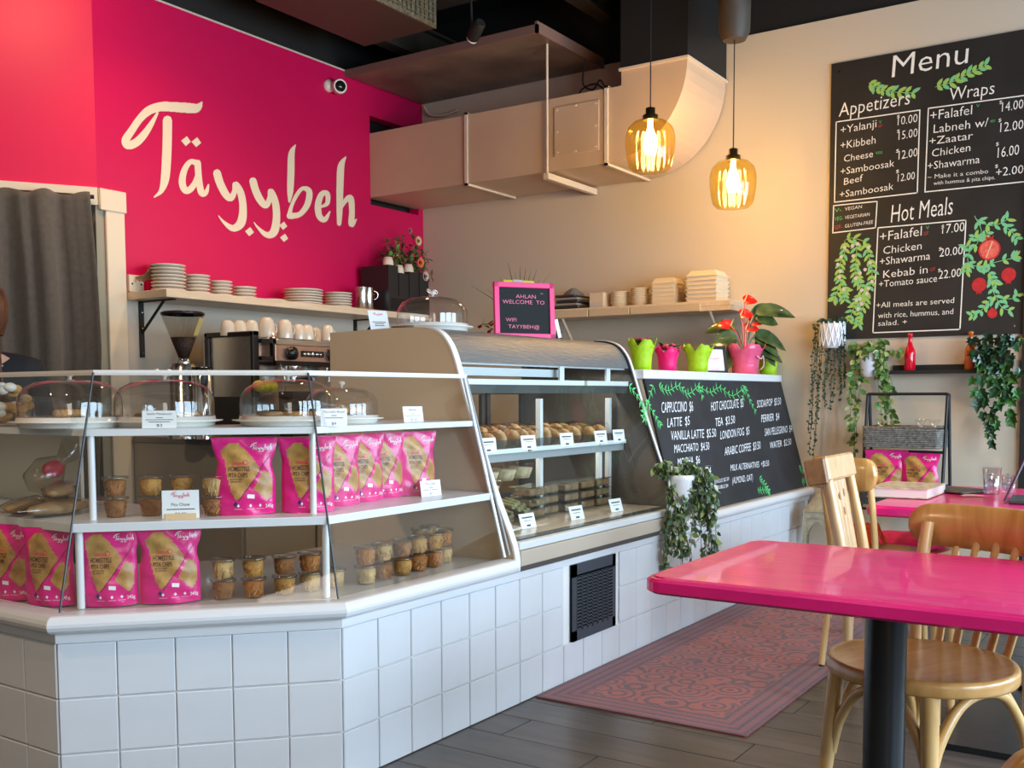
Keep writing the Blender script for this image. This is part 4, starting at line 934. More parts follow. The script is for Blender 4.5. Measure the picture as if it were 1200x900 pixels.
def flower(t, c, r, m, n=16, name='flower_head'):
    b = MB(); b.use(m)
    for ring_ in range(3):
        for i in range(n):
            a = 6.28*i/n+ring_*.3; d = Vector((math.cos(a)*(1-ring_*.3), -.6-.3*ring_, math.sin(a)*(1-ring_*.3))); leaf(b, c, d, (0, -1, 0), r*(1-ring_*.2), r*.25)
    b.use(mat('flower_eye', (.25, .12, .03), .8)).ball(Vector(c)+Vector((0, -r*.4, 0)), r*.25); return b.obj(name, t)
for x, z, r, c in ((-.17, .22, .06, (.75, .35, .12)), (.06, .36, .05, (.72, .58, .30)), (.08, .19, .055, (.80, .20, .08)), (.13, .08, .05, (.70, .52, .40)), (-.02, .44, .035, (.35, .12, .15)), (-.08, .17, .035, (.45, .10, .12))):
    flower(t, (x*.5, -.06-x*.6, z), r*.85, mat('petal_%d' % int(x*100+50), c, .6))
# coffee counter
t = thing('coffee_counter', 'grey coffee counter with cabinet doors along the back wall', 'counter', (3.98, 4.55, 0)); GC = mat('taupe_cabinet', (.36, .325, .27), .5)
MB().bb((0, .03, .08), (2.86, 1.0, .93)).obj('carcass', t, GC); MB().bb((-.01, -.01, .93), (2.88, 1.0, .97), .004).obj('worktop', t, mat('grey_worktop', (.20, .19, .18), .35))
for k in range(5):
    d_ = MB().bb((.02+k*.57, .01, .12), (.57+k*.57, .03, .90), .003).obj('cabinet_door', t, GC); MB().bb((.49+k*.57, -.005, .55), (.505+k*.57, .01, .75)).obj('handle', d_, STEEL)
# espresso machine
em = thing('espresso_machine', 'black and steel espresso machine with white cups on top', 'coffee machine', (4.27, 4.75, .972)); BP = mat('black_gloss', (.012, .012, .013), .22)
b = MB(); b.bb((-.02, .0, .05), (.0, .42, .24)); b.bb((0, .02, .05), (1.05, .5, .16)); b.obj('base', em, mat('dark_base', (.03, .028, .026), .5))
MB().bb((-.005, .04, .24), (.0, .40, .61)).obj('side_panel', em, STEEL)
b = MB()
for y in (-.01, .405): b.bb((-.03, y, .14), (.02, y+.03, .635), .006)
b.bb((-.03, -.01, .605), (.02, .435, .635), .006); b.obj('side_frame', em, BP)
MB().bb((.02, .10, .16), (1.05, .5, .60)).obj('body', em, STEEL)
MB().bb((.12, -.04, .455), (1.05, .12, .56), .004).obj('control_band', em, mat('coppery_steel', (.62, .42, .34), .25, .8)); MB().bb((.12, -.05, .56), (1.05, .5, .585)).obj('cup_tray', em, STEEL)
b = MB(); b.bb((.02, -.03, .565), (.14, .0, .59)); b.bb((.02, -.03, .46), (.14, .0, .485)); b.bb((.11, -.03, .46), (.14, .0, .59)); b.bb((.12, -.045, .43), (1.05, -.02, .46)); b.obj('front_frame', em, BP)
for k, x in enumerate((.24, .60, .90)):
    q = Matrix.Rotation(PI/2, 4, 'X'); g = MB().lathe([(.03, 0), (.042, .01), (.042, .03), (.02, .045), (.0001, .046)], (x, -.04, .507), 18, q, False).obj('steam_knob', em, BP)
    MB().lathe([(.05, 0), (.05, -.03), (.035, -.05), (.035, -.07)], (x+.06, .0, .43), 18).obj('group_head', em, CHROME)
    MB().lathe([(.036, 0), (.036, .03)], (x+.06, .0, .335), 18).obj('portafilter', em, CHROME); MB().tube([(x+.06, -.03, .35), (x+.05, -.16, .345)], [.012, .017], 8).obj('filter_handle', em, BP)
for k in range(5): MB().lathe([(.013, 0), (.013, .006), (.0001, .007)], (.36+k*.036, -.041, .507), 12, Matrix.Rotation(PI/2, 4, 'X'), False).obj('button', em, CHROME)
MB().bb((.33, -.043, .488), (.53, -.04, .526)).obj('button_panel', em, BP)
b = MB(); b.tube(cr([(.16, -.03, .45), (.14, -.09, .38), (.15, -.08, .26)], 5), .006, 6); b.obj('steam_wand', em, CHROME)
CUPM = mat('cream_cup_glaze', (.70, .62, .50), .18, coat=.6); cup0 = None
names_c = ['leftmost', 'second', 'third', 'tall fourth', 'fifth, set back', 'sixth', 'seventh', 'eighth', 'ninth, set back', 'rightmost']
for k, (px, h, y) in enumerate(((267, .095, 5.0), (281, .10, 5.0), (295, .105, 4.98), (313, .125, 4.93), (326, .10, 5.12), (334, .12, 4.93), (350, .10, 4.95), (360, .10, 4.95), (369, .10, 5.1), (384, .105, 4.92))):
    p = atY(px, 395, y); t = thing('coffee_cup', '%s upturned cream cup on top of the espresso machine' % names_c[k], 'cup', (p.x, y, 1.585), 0, 'cream cups on the espresso machine')
    rr = .046 if h < .12 else .052
    MB().lathe([(rr, 0), (rr*.98, h*.45), (rr*.82, h*.85), (rr*.55, h*.97), (rr*.5, h), (.0001, h*.98)], n=22, cap=False).obj('cup_body', t, CUPM)
    MB().tube(cr([(rr*.9, 0, h*.2), (rr*1.5, 0, h*.3), (rr*1.5, 0, h*.6), (rr*.85, 0, h*.75)], 4), .005, 6).obj('handle', t, CUPM)
p = atY(320, 392, 4.85); t = thing('tamper', 'small round steel lid on the front corner of the machine top', 'tamper', (p.x, 4.85, 1.56)); MB().lathe([(.035, 0), (.036, .02), (.02, .03), (.012, .032), (.012, .045), (.0001, .05)], n=18, cap=False).obj('knob_body', t, CHROME)
for k, px in enumerate((303, 311, 319)):
    p = atY(px, 442, 4.62); t = thing('yellow_lemon', '%s yellow lemon before the espresso machine' % ('left', 'middle', 'right')[k], 'lemon', (p.x, 4.62, 1.245), .3*k, 'yellow lemons by the espresso machine')
    MB().ball((0, 0, .03), .034, 12, (1.25, 1, 1)).obj('peel', t, mat('lemon_yellow', (.62, .55, .04), .4, bump=.2))
t = thing('fruit_riser', 'dark stand under the lemons before the espresso machine', 'stand', (4.52, 4.62, .972)); MB().bb((-.14, -.06, 0), (.14, .06, .272)).obj('stand_box', t, BLACK)
# grinder
gp = atY(214, 367, 4.9); t = thing('coffee_grinder', 'steel coffee grinder with clear conical hopper half full of beans', 'coffee grinder', (gp.x, 4.9, .972)); h0 = gp.z-.972
HOP = clear('hopper_plastic', (.80, .76, .70), .8)
MB().lathe([(.10, 0), (.10, .03), (.085, .05), (.085, .40), (.07, h0-.29)], n=24).obj('body', t, STEEL)
MB().lathe([(.028, h0-.30), (.03, h0-.25), (.12, h0-.012)], n=32, cap=False).obj('hopper', t, HOP)
MB().lathe([(.0001, h0-.26), (.029, h0-.255), (.072, h0-.14), (.0001, h0-.135)], n=24, cap=False).obj('coffee_beans', t, mat('coffee_beans', (.035, .015, .008), .5, bump=.8, bscale=120))
MB().lathe([(.118, h0-.012), (.122, h0-.012), (.124, h0), (.11, h0+.008), (.0001, h0+.01)], n=32, cap=False).obj('hopper_lid', t, BP)
MB().lathe([(.036, h0-.31), (.04, h0-.28), (.034, h0-.262)], n=20).obj('collar', t, CHROME)
MB().box((.02, -.10, .36), (.05, .03, .03), bev=.01).obj('dial', t, BP)
b = MB(); b.add([(.005, -.083, h0-.13), (.045, -.070, h0-.13), (.068, -.099, h0-.03), (.022, -.119, h0-.03)], [(0, 1, 2, 3)]); b.obj('hopper_label', t, mat('yellow_label', (.68, .52, .16), .5))
t = thing('steel_canister', 'polished steel canister beside the coffee grinder', 'canister', (atY(237, 430, 4.75).x, 4.75, .972)); MB().lathe([(.055, 0), (.055, .40), (.052, .405)], n=24).obj('can_body', t, CHROME); MB().lathe([(.058, .385), (.058, .41), (.0001, .412)], n=24, cap=False).obj('lid', t, BP)
# ------------------------------------------------------------------ on top of the refrigerated case
t = thing('letter_board', 'pink framed black letter board greeting guests on top of the case', 'sign', (4.21, 2.77, 1.492), 0, None, (-.06, 0, -.62))
NP = mat('neon_pink_frame', (.85, .02, .18), .4); FELT = mat('black_felt', (.02, .022, .022), .9); b = MB(); Wb, Hb = .315, .275
for a, c in (((-Wb/2, 0), (-Wb/2+.026, Hb)), ((Wb/2-.026, 0), (Wb/2, Hb)), ((-Wb/2, 0), (Wb/2, .026)), ((-Wb/2, Hb-.026), (Wb/2, Hb))): b.bb((a[0], -.012, a[1]), (c[0], .012, c[1]), .002)
b.obj('frame', t, NP); b = MB(); b.bb((-Wb/2+.02, -.004, .02), (Wb/2-.02, .008, Hb-.02))
for k in range(24): b.bb((-Wb/2+.02, -.006, .028+k*.0094), (Wb/2-.02, -.004, .032+k*.0094))
b.obj('felt_panel', t, FELT)
NT = mat('pink_letters', (.85, .18, .30), .5); b = MB()
for s, x0, x1, z, h in (('AHLAN', -.045, .060, .198, .019), ('WELCOME  TO', -.115, .105, .170, .019), ('WIFI', -.100, -.045, .083, .018), ('TAYYBEH@', -.088, .075, .050, .018), ('*', .085, .10, .215, .012)): write(MB(), s, (x0, -.006, z), (x1, -.006, z), h, (0, -1, 0), .001).obj('letter_row', t, NT)
card((3.33, 2.93, 1.495), -.55, .085, .10, [('-', .42, .03, .7), ('-', .33, .03, .5), ('-', .24, .03, .5)], 'white card with pink script leaning beside the dome on the case top', .5, group=None, logo=True)
t = thing('spiky_plant', 'spiky dried grass plant behind the letter board', 'plant', (4.47, 2.97, 1.49)); random.seed(8)
MB().lathe([(.05, 0), (.07, .11), (.065, .115)], n=16).obj('pot', t, NP); b = MB(); SPK = mat('dry_reed', (.14, .09, .04), .7)
for k in range(20):
    a = -.2+PI*(.1+.8*k/19); d = Vector((math.cos(a)*.62, -math.cos(a)*.45*1, math.sin(a))); L = .26+.09*random.random()+(.06 if k in (0, 19) else 0)
    b.use(SPK if k % 3 else GRN[3]).tube([(0, 0, .10), d*L*.6+Vector((0, 0, .11)), d*L+Vector((0, 0, .09))], [.004, .004, .001], 5, flat=.4)
b.obj('blades', t); b = MB()
for k in range(26): s = -1 if k < 18 else 1; c = Vector((-.62*.25, .45*.25, .06)) if s < 0 else Vector((.11, -.07, .05)); leaf(b, c+rnd(.035), rnd(), (0, 0, 1), .045, .014, GRN[2] if k % 2 else mat('red_berry', (.5, .03, .03), .5))
b.obj('side_flowers', t)
t = thing('yellow_tape_box', 'small yellow and grey packet just behind the letter board top', 'packet', (4.30, 2.86, 1.49), -.62); MB().bb((-.09, 0, .0), (.08, .05, .302), .006).obj('carton', t, mat('yellow_packet', (.62, .55, .02), .5)); MB().bb((-.035, -.002, .24), (.015, 0, .303)).obj('print_patch', t, mat('grey_patch', (.4, .38, .36), .5))
# ------------------------------------------------------------------ ledge plants
def wrapped_pot(name, label, px, y, r0, r1, h, m, grp='wrapped flower pots on the white ledge', plant=None, wavy=.05):
    p = atY(px, 436, y); t = thing(name, label, 'plant pot', (min(p.x, 6.79), y, 1.348), 0, grp)
    N = 36; prof = [(r0, 0), (r0*1.02, h*.3), (r0*1.1, h*.55), (r1*.95, h*.82), (r1*1.12, h)]
    b = MB(); vs = []
    for i, (r, z) in enumerate(prof):
        for k in range(N):
            a = 2*PI*k/N; w_ = 1+.035*math.sin(a*18)+(wavy*math.sin(a*5+1)*(i >= 3)); vs.append((r*w_*math.cos(a), r*w_*math.sin(a), z+(.016*math.sin(a*5+.5)*(i == 4)+.01*math.sin(a*9)*(i == 4))))
    b.add(vs, [(i*N+k, i*N+(k+1) % N, (i+1)*N+(k+1) % N, (i+1)*N+k) for i in range(len(prof)-1) for k in range(N)], True); b.add(vs[:N], [tuple(range(N))]); o = b.obj('crepe_wrap', t, m); md = o.modifiers.new('s', 'SOLIDIFY'); md.thickness = .002
    MB().lathe([(r0*.9, h*.5), (.0001, h*.78)], n=14, cap=False).obj('soil', t, mat('soil', (.03, .018, .012), .9)); return t
LIME = mat('lime_crepe', (.36, .60, .012), .55, var=.15, vscale=30, bump=.2, bscale=40); HOT = mat('hot_pink_crepe', (.80, .005, .16), .5, bump=.2, bscale=40); PKF = mat('pink_film', (.72, .10, .22), .25, coat=.5, bump=.3, bscale=40)
t1 = wrapped_pot('flower_pot', 'leftmost lime green wrapped pot with dark red blooms on the ledge', 752, 2.53, .052, .07, .155, LIME)
t2 = wrapped_pot('flower_pot', 'hot pink wrapped pot with red flowers on the ledge', 782, 2.53, .050, .066, .125, HOT)
t3 = wrapped_pot('flower_pot', 'lime green wrapped pot before the small framed print on the ledge', 818, 2.50, .058, .082, .150, LIME)
t5 = wrapped_pot('flower_pot', 'small lime green wrapped pot at the right end of the ledge', 906, 2.47, .056, .072, .135, LIME)
random.seed(21)
def sprig(t, n, h0, r, L, wd, mats, bloom=None):
    b = MB()
    for k in range(n): a = random.random()*6.28; leaf(b, (r*.4*math.cos(a), r*.4*math.sin(a), h0+random.random()*.02), (math.cos(a), math.sin(a), .5+random.random()), (0, 0, 1), L*(.7+.6*random.random()), wd, mats[k % len(mats)])
    b.obj('leaves', t)
    if bloom:
        b = MB(); b.use(bloom)
        for k in range(16): a = random.random()*6.28; b.ball((r*.6*math.cos(a), r*.6*math.sin(a), h0+.025+random.random()*.015), .013, 7, (1.2, 1.2, .7), 4)
        b.obj('blooms', t)
RB = mat('dark_red_bloom', (.32, .01, .05), .6)
sprig(t1, 14, .13, .07, .055, .022, GRN[:3], RB); sprig(t2, 14, .11, .06, .05, .02, GRN[:3], mat('pink_red_bloom', (.6, .03, .10), .6)); sprig(t3, 9, .10, .06, .05, .02, GRN[:2]); sprig(t5, 8, .10, .06, .06, .022, GRN[:1])
p = atY(838, 436, 2.60); t = thing('framed_print', 'small black framed white print leaning behind lime green pot', 'picture', (p.x, 2.60, 1.348), 0, None, (-.18, 0, -.5)); b = MB()
for a, c in (((-.10, 0), (-.08, .18)), ((.08, 0), (.10, .18)), ((-.10, 0), (.10, .02)), ((-.10, .16), (.10, .18))): b.bb((a[0], -.008, a[1]), (c[0], .008, c[1]))
b.obj('frame', t, BLACK); MB().bb((-.09, -.002, .01), (.09, .004, .17)).obj('print_sheet', t, CARD); b = MB(); put_logo(b, lambda x, y: (Vector(((flat(x, y)[0]-.5)*.09, -.0028, .095+flat(x, y)[1]*.09)), Vector((0, -1, 0))), .0003)
for k in range(3): b.box((0, -.0026, .05-k*.012), (.08, .001, .003))
b.obj('printing', t, CPK)
t4 = wrapped_pot('anthurium_pot', 'pink film wrapped pot of red anthurium on the ledge', 873, 2.52, .085, .115, .185, PKF, None); random.seed(31)
RED = mat('anthurium_red', (.75, .015, .01), .25, coat=.5); DKL = mat('anthurium_leaf', (.018, .055, .018), .3, coat=.4, var=.5, vscale=12, col2=(.10, .14, .04))
vx, vz = Vector((.55, -.83, 0)), Vector((0, 0, 1)); pc = Vector(t4.location)
def big_leaf(t, p, d, up, L, wd, m, name, stem=True, n=7, heart=False):
    b = MB(); d = Vector(d).normalized(); s = d.cross(Vector(up)).normalized(); nn = s.cross(d); p = Vector(p); vs = []
    for i in range(n+1):
        u = i/n; w_ = wd*(math.sin(PI*min(1, (u*.86+.14)))**.75 if not heart else (math.sin(PI*(u*.8+.2))**.6)) if i < n else 0
        c = p+d*(L*u)-Vector((0, 0, 1))*(L*.38*u*u)
        vs += [c+s*w_+nn*w_*.25, c, c-s*w_+nn*w_*.25]
    b.add(vs, [(i*3+j, i*3+j+1, i*3+j+4, i*3+j+3) for i in range(n) for j in (0, 1)], True)
    b.use(m)
    if stem: b.tube(cr([(0, 0, .12), (p.x*.6, p.y*.6, p.z*.75+.03), tuple(p)], 4), .0035, 5)
    return b.obj(name, t, m)
for (a, e, h, L) in ((-2.2, -.12, .10, .20), (-1.1, .25, .26, .17), (1.1, .9, .30, .18), (1.0, .25, .36, .22), (1.2, -.1, .24, .19), (1.05, -.35, .24, .16), (-1.2, -.6, .14, .16), (-.6, .1, .20, .15), (.5, -.5, .2, .15), (-1, .55, .15, .12), (.5, .1, .33, .12), (.9, -.1, .15, .17), (-.4, -.7, .16, .13)):
    d = vx*(1 if a > 0 else -1)+Vector((0, 0, e))+vx.cross(vz)*random.uniform(-.3, .3); big_leaf(t4, d.normalized()*.07+Vector((0, 0, h+.03)), d, (-.75, -.5, .45), L*1.2, .055, DKL, 'leaf')
for (a, h) in ((-.10, .28), (-.035, .35), (-.01, .44), (.03, .30), (.0, .26)):
    p0 = vx*a+Vector((0, 0, h+.04)); o = big_leaf(t4, p0, vx*(.8 if a > -.05 else -.8)+Vector((0, 0, .35)), (-.8, -.5, .5), .095, .040, RED, 'red_spathe', heart=True); MB().tube([p0, p0+Vector((0, -.02, .045))], [.006, .003], 6).obj('spadix', o, mat('spadix', (.7, .5, .2), .5))
MB().tube(cr([(-.05, -.10, .12), (-.02, -.118, .10), (.01, -.12, .12), (.03, -.118, .06), (-.02, -.116, .03)], 4), .004, 5).obj('ribbon', t4, mat('pink_ribbon', (.8, .45, .55), .4))
t = thing('kraft_bag', 'crumpled small kraft bag between the case and the first green pot', 'bag', (4.86, 2.62, 1.348)); MB().lathe([(.03, 0), (.035, .04), (.02, .07), (.05, .10)], (-.12, 0, 0), 12, None, False, wob=lambda a, z: 1+.15*math.sin(a*5+z*50)).obj('bag_body', t, mat('kraft_light', (.60, .38, .26), .7, bump=.3))
# ------------------------------------------------------------------ trailing ivy pot on the counter front
MBV = []
def trailing(name, t, anchors, n, L, wd, mats, seed, stem=True, spread=.02, droop=.9, seen=(0, -1, 0)):
    """strings of leaves hanging from anchor to end, all joined as one leafy mass"""
    random.seed(seed); b = MB()
    for (p, e) in anchors:
        p, e = Vector(p), Vector(e); mid = p.lerp(e, .3)+rnd(spread)*1.2+Vector((0, 0, .02)); S = cr([tuple(p), tuple(mid), tuple(p.lerp(e, .65)+rnd(spread)*.7), tuple(e)], 5)
        if stem: b.use(mats[0]).tube(S, .0016, 4)
        for k in range(n):
            u = (k+random.random())/n*(len(S)-1); i = int(u); q = Vector(S[i]).lerp(Vector(S[min(i+1, len(S)-1)]), u-i)
            d = rnd()+Vector(seen)*.5; d.z -= droop; leaf(b, q+rnd(spread*.35), d, Vector(seen)+rnd(.5), L*(.6+.7*random.random()), wd*(.7+.5*random.random()), mats[random.randrange(len(mats))], curve=.1)
    o = b.obj(name, t); o['kind'] = 'stuff'; return o
VAR = [mat('ivy_grey_green', (.17, .25, .16), .5, var=.3, vscale=60), mat('ivy_mid', (.08, .16, .07), .5), mat('ivy_pale', (.48, .55, .44), .55), mat('ivy_yellowish', (.26, .33, .09), .5)]
t = thing('ivy_planter', 'white wall pot with dense variegated ivy trailing down the tiled counter', 'plant', (4.60, 2.11, .70))
MB().lathe([(.035, -.02), (.055, .02), (.068, .10), (.075, .125), (.070, .125), (.0001, .10)], n=24, cap=False).obj('pot', t, mat('white_plastic', (.82, .82, .84), .3)); random.seed(6)
anc = []
for k in range(30):
    u = random.uniform(-.15, .18); top = .17-abs(u)*.2; side = vx*u; st = vx*(u*.5)+Vector((0, -.02-.03*random.random(), .13+.04*random.random()))
    anc.append((st, side+Vector((0, -.03-.03*random.random(), -.12-(.30*random.random() if abs(u-.06) > .05 or k % 3 == 0 else -.05)))))
for k in range(8): u = random.uniform(-.19, .16); anc.append((vx*u*.3+Vector((0, 0, .13)), vx*u+Vector((0, -.02, .17))))
trailing('ivy_foliage', t, anc, 32, .040, .017, VAR, 5, spread=.03)
# ------------------------------------------------------------------ wall shelf with takeaway boxes
t = thing('takeaway_shelf', 'beige wall shelf stacked with takeaway boxes under the pendant lamps', 'shelf', (6.60, 2.67, 1.79)); b = MB()
MB().bb((0, 0, .03), (.275, 1.60, .068), .004).obj('shelf_board', t, SHW)
for y0, y1 in ((.22, .76), (.77, 1.10), (1.11, 1.58)): MB().bb((-.012, y0, .0), (.0, y1, .055), .003).obj('label_strip', t, mat('light_strip', (.55, .42, .27), .5))
MB().bb((0, 0, .0), (.27, 1.6, .03)).obj('under_panel', t, SHW)
for y in (.16, 1.35): MB().tube([(.02, y, .0), (.27, y, -.28)], .012, 6).obj('brace', t, LTAN)
BAG = mat('bagasse_cream', (.74, .60, .40), .7, bump=.1, bscale=90); cl0 = None
def clam(px, y0, n, w_, h, lab, g, x=6.73):
    p = atX(px, 350, x)
    for k in range(n):
        b = MB(); hh = h; hw = w_/2; b.add([(-hw*.9, -hw*.9, 0), (hw*.9, -hw*.9, 0), (hw*.9, hw*.9, 0), (-hw*.9, hw*.9, 0), (-hw, -hw, hh), (hw, -hw, hh), (hw, hw, hh), (-hw, hw, hh)], [(0, 3, 2, 1), (0, 1, 5, 4), (1, 2, 6, 5), (2, 3, 7, 6), (3, 0, 4, 7), (4, 5, 6, 7)])
        b.box((0, 0, hh), (w_*1.04, w_*1.04, .004), bev=.001)
        if k == n-1: b.add([(-hw, -hw, hh), (hw, -hw, hh), (hw, hw, hh), (-hw, hw, hh), (-hw*.75, -hw*.75, hh+.04), (hw*.75, -hw*.75, hh+.04), (hw*.75, hw*.75, hh+.04), (-hw*.75, hw*.75, hh+.04)], [(0, 1, 5, 4), (1, 2, 6, 5), (2, 3, 7, 6), (3, 0, 4, 7), (4, 5, 6, 7)])
        o = b.obj('takeaway_box', None, BAG); o.location = (x+.003*math.sin(k*7), p.y, 1.859+k*(h+.0025)); o.rotation_euler = (0, 0, .03*math.sin(k*3))
        tag(o, '%s cream takeaway box of the %s' % ('bottom' if k == 0 else 'top' if k == n-1 else ordn[k]+' lowest', lab), 'takeaway box', g)
clam(829, 0, 6, .23, .027, 'largest rightmost stack on the wall shelf', 'cream takeaway boxes on the wall shelf'); clam(783, 0, 5, .18, .027, 'second stack from the right on the wall shelf', 'cream takeaway boxes on the wall shelf')
BW = {}
for px, n, l in ((726, 6, 'left'), (750, 7, 'right')):
    p = atX(px, 350, 6.72)
    for k in range(n):
        o = MB().lathe([(.045, 0), (.064, .028), (.069, .030), (.069, .034), (.06, .034), (.04, .006), (.0001, .006)], n=24, cap=False).obj('paper_bowl', None, BAG) if not BW else BW[0].copy()
        if BW: COL.objects.link(o)
        BW.setdefault(0, o); o.location = (6.72, p.y, 1.859+k*.0155); tag(o, '%s cream paper bowl of the %s bowl stack on wall shelf' % ('bottom' if k == 0 else 'top' if k == n-1 else ordn[k]+' from the bottom', l), 'bowl', 'cream paper bowls on the wall shelf')
p = atX(705, 350, 6.72); t = thing('carton', 'plain beige carton left of the bowl stacks on the wall shelf', 'carton', (6.72, p.y, 1.859)); MB().box((0, 0, .055), (.16, .12, .11), bev=.003).obj('carton_box', t, mat('beige_card', (.62, .48, .33), .7)); MB().box((-.081, 0, .02), (.002, .11, .03)).obj('tape', t, mat('grey_tape', (.5, .45, .4), .4))
p = atX(672, 350, 6.72); t = thing('black_bag_pile', 'low pile of folded dark bags at the left of the wall shelf', 'bags', (6.72, p.y, 1.859))
for k in range(5): MB().box((0, .01*math.sin(k*2), .012+k*.021), (.22, .22-.01*k, .018), .05*math.sin(k*3), bev=.006).obj('folded_bag', t, (mat('taupe_paper', (.28, .24, .2), .7) if k % 2 else mat('dark_foil', (.03, .03, .03), .25)))
MB().lathe([(.08, 0), (.06, .03), (.02, .06), (.0001, .065)], (0, 0, .10), 14, None, False, wob=lambda a, z: 1+.2*math.sin(a*4)).obj('crumpled_bag', t, mat('grey_foil', (.16, .16, .155), .3))
t = thing('napkin_holder', 'paper sleeves and cutlery standing behind the case top right corner', 'holder', (4.62, 2.95, 1.43), -.5)
MB().bb((-.12, -.04, 0), (.12, .08, .13)).obj('holder_box', t, BLACK)
for k in range(6): MB().box((-.06+k*.03, 0, .14), (.02, .10, .10), .2*math.sin(k*5), Matrix.Rotation(.25*math.sin(k*2.2), 4, 'Y')).obj('paper_sleeve', t, (CARD if k % 2 else mat('kraft_light', (.60, .38, .26), .7)))
# ------------------------------------------------------------------ wall menu board
def onx(px, py, X=XC-.012): return atX(px, py, X)
t = thing('menu_board', 'large black wall menu board lettered in white with painted vines', 'menu board', (XC-.001, 1.5, 1.58))
mb = MB().bb((XC-.012, .90, 1.579), (XC-.001, 2.093, 3.386)).obj('board', t, mat('menu_black', (.018, .014, .011), .6, var=.3, vscale=3), True)
for px, py in ((984, 84), (1189, 382), (983, 392)): p = onx(px, py); MB().cyl(p, p-Vector((.003, 0, 0)), .006, n=8).obj('screw', t, CHROME, True)
MWH = mat('menu_chalk', (.86, .80, .70), .8); NX = Vector((-1, 0, 0))
def mline(b, s, x0, y0, x1, y1, h, slant=.06):
    p0, p1 = onx(x0, y0), onx(x1, y1); hh = (onx(x0, y0-h)-p0).length; write(b if b is not None else MB(), s, p0, p1, hh, NX, .002, slant, up=(0, 0, 1)) if b is not None else write(MB(), s, p0, p1, hh, NX, .002, slant, up=(0, 0, 1)).obj('text_line', t, MWH, True)
b = MB()
for a in (('Menu', 1045, 91, 1134, 74, 26), ('Appetizers', 983, 137, 1066, 122, 16), ('Wraps', 1112, 118, 1165, 110, 15), ('Hot Meals', 1044, 261, 1116, 251, 21)): mline(None, *a)
for a in (('+Yalanji', 985, 157, 1027, 149, 9), ('10.00', 1052, 147, 1075, 143, 10), ('+Kibbeh', 985, 175, 1026, 168, 9), ('15.00', 1053, 164, 1075, 160, 10), ('Cheese', 989, 190, 1023, 184, 8), ('+Samboosak', 985, 205, 1048, 195, 8), ('12.00', 1053, 187, 1075, 183, 10), ('Beef', 989, 217, 1011, 212, 8), ('+Samboosak', 984, 232, 1047, 222, 8), ('12.00', 1052, 213, 1072, 210, 9),
    ('+Falafel', 1090, 141, 1139, 134, 11), ('14.00', 1174, 131, 1199, 127, 11), ('Labneh w/', 1094, 156, 1158, 148, 10), ('+Zaatar', 1089, 170, 1140, 163, 9), ('12.00', 1172, 155, 1199, 151, 11), ('Chicken', 1092, 184, 1137, 177, 9), ('+Shawarma', 1087, 199, 1148, 191, 9), ('16.00', 1169, 185, 1194, 181, 12), ('~ Make it a combo', 1087, 210, 1158, 203, 5), ('with hummus & pita chips.', 1094, 217, 1166, 210, 4.5), ('+2.00', 1167, 207, 1199, 203, 10),
    ('+Falafel', 1031, 283, 1080, 276, 11), ('17.00', 1104, 274, 1130, 271, 11), ('Chicken', 1035, 298, 1080, 292, 9), ('+Shawarma', 1031, 311, 1090, 304, 9), ('20.00', 1101, 301, 1128, 298, 10), ('Kebab in', 1035, 326, 1087, 320, 9), ('+Tomato sauce', 1030, 337, 1098, 330, 8), ('22.00', 1100, 327, 1126, 324, 10),
    ('+All meals are served', 1027, 361, 1118, 355, 6.5), ('with rice, hummus, and', 1029, 373, 1117, 368, 6.5), ('salad. +', 1029, 382, 1063, 380, 6)): mline(None, *a, .03)
for x, y in ((1051, 139), (1051, 156), (1050, 179), (1050, 203), (1171, 122), (1170, 143), (1167, 171), (1166, 197), (1103, 268), (1100, 294), (1099, 319)): mline(None, '$', x, y, x+3.5, y-.6, 4)
mline(None, 'VEGAN', 990, 247, 1010, 244, 4); mline(None, 'VEGETARIAN', 990, 257, 1019, 253, 4); mline(None, 'GLUTEN-FREE', 990, 267, 1023, 262, 4)
b = MB()
def rule(b, P, w_=.0035):
    q = [onx(*p)+NX*.0016 for p in P]
    for a, c in zip(q[:-1], q[1:]):
        d = (c-a).normalized(); s = NX.cross(d)*w_; b.add([a+s-d*w_, c+s+d*w_, c-s+d*w_, a-s-d*w_], [(0, 1, 2, 3)])
for P in ([(980, 143), (1078, 129), (1075, 226), (978, 237), (980, 143)], [(1088, 127), (1200, 112)], [(1088, 127), (1084, 225), (1200, 213)], [(977, 241), (1028, 236), (1026, 267), (976, 273), (977, 241)], [(1029, 267), (1132, 258), (1125, 386), (1023, 390), (1029, 267)]): rule(b, P)
b.obj('ruled_boxes', t, MWH, True)
b = MB(); b.use(CG); mline(b, 'V-', 978, 249, 986, 248, 4.5); mline(b, 'V', 1030, 145, 1033, 144.6, 3.5); mline(b, 'VEG', 1026, 181, 1034, 180, 3); mline(b, 'VEG', 1160, 144, 1166, 143, 3); mline(b, 'V', 1144, 126, 1148, 125.5, 4); mline(b, 'V', 1085, 269, 1089, 268.5, 4); mline(b, 'VEG-', 978, 259, 988, 257.5, 4.5)
b.use(CR_); mline(b, 'GF-', 978, 269, 987, 267.8, 4.5); mline(b, 'GF', 1029, 149.5, 1034, 149, 3.5); mline(b, 'GF', 1082, 276, 1088, 275, 4); mline(b, 'GF', 1090, 318, 1096, 317, 4)
b.obj('symbol_lettering', t, None, True)
LG1 = mat('painted_leaf_light', (.30, .50, .10), .8); LG2 = mat('painted_leaf_mint', (.18, .50, .22), .8); UY, UZ = Vector((0, -1, 0)), Vector((0, 0, 1))
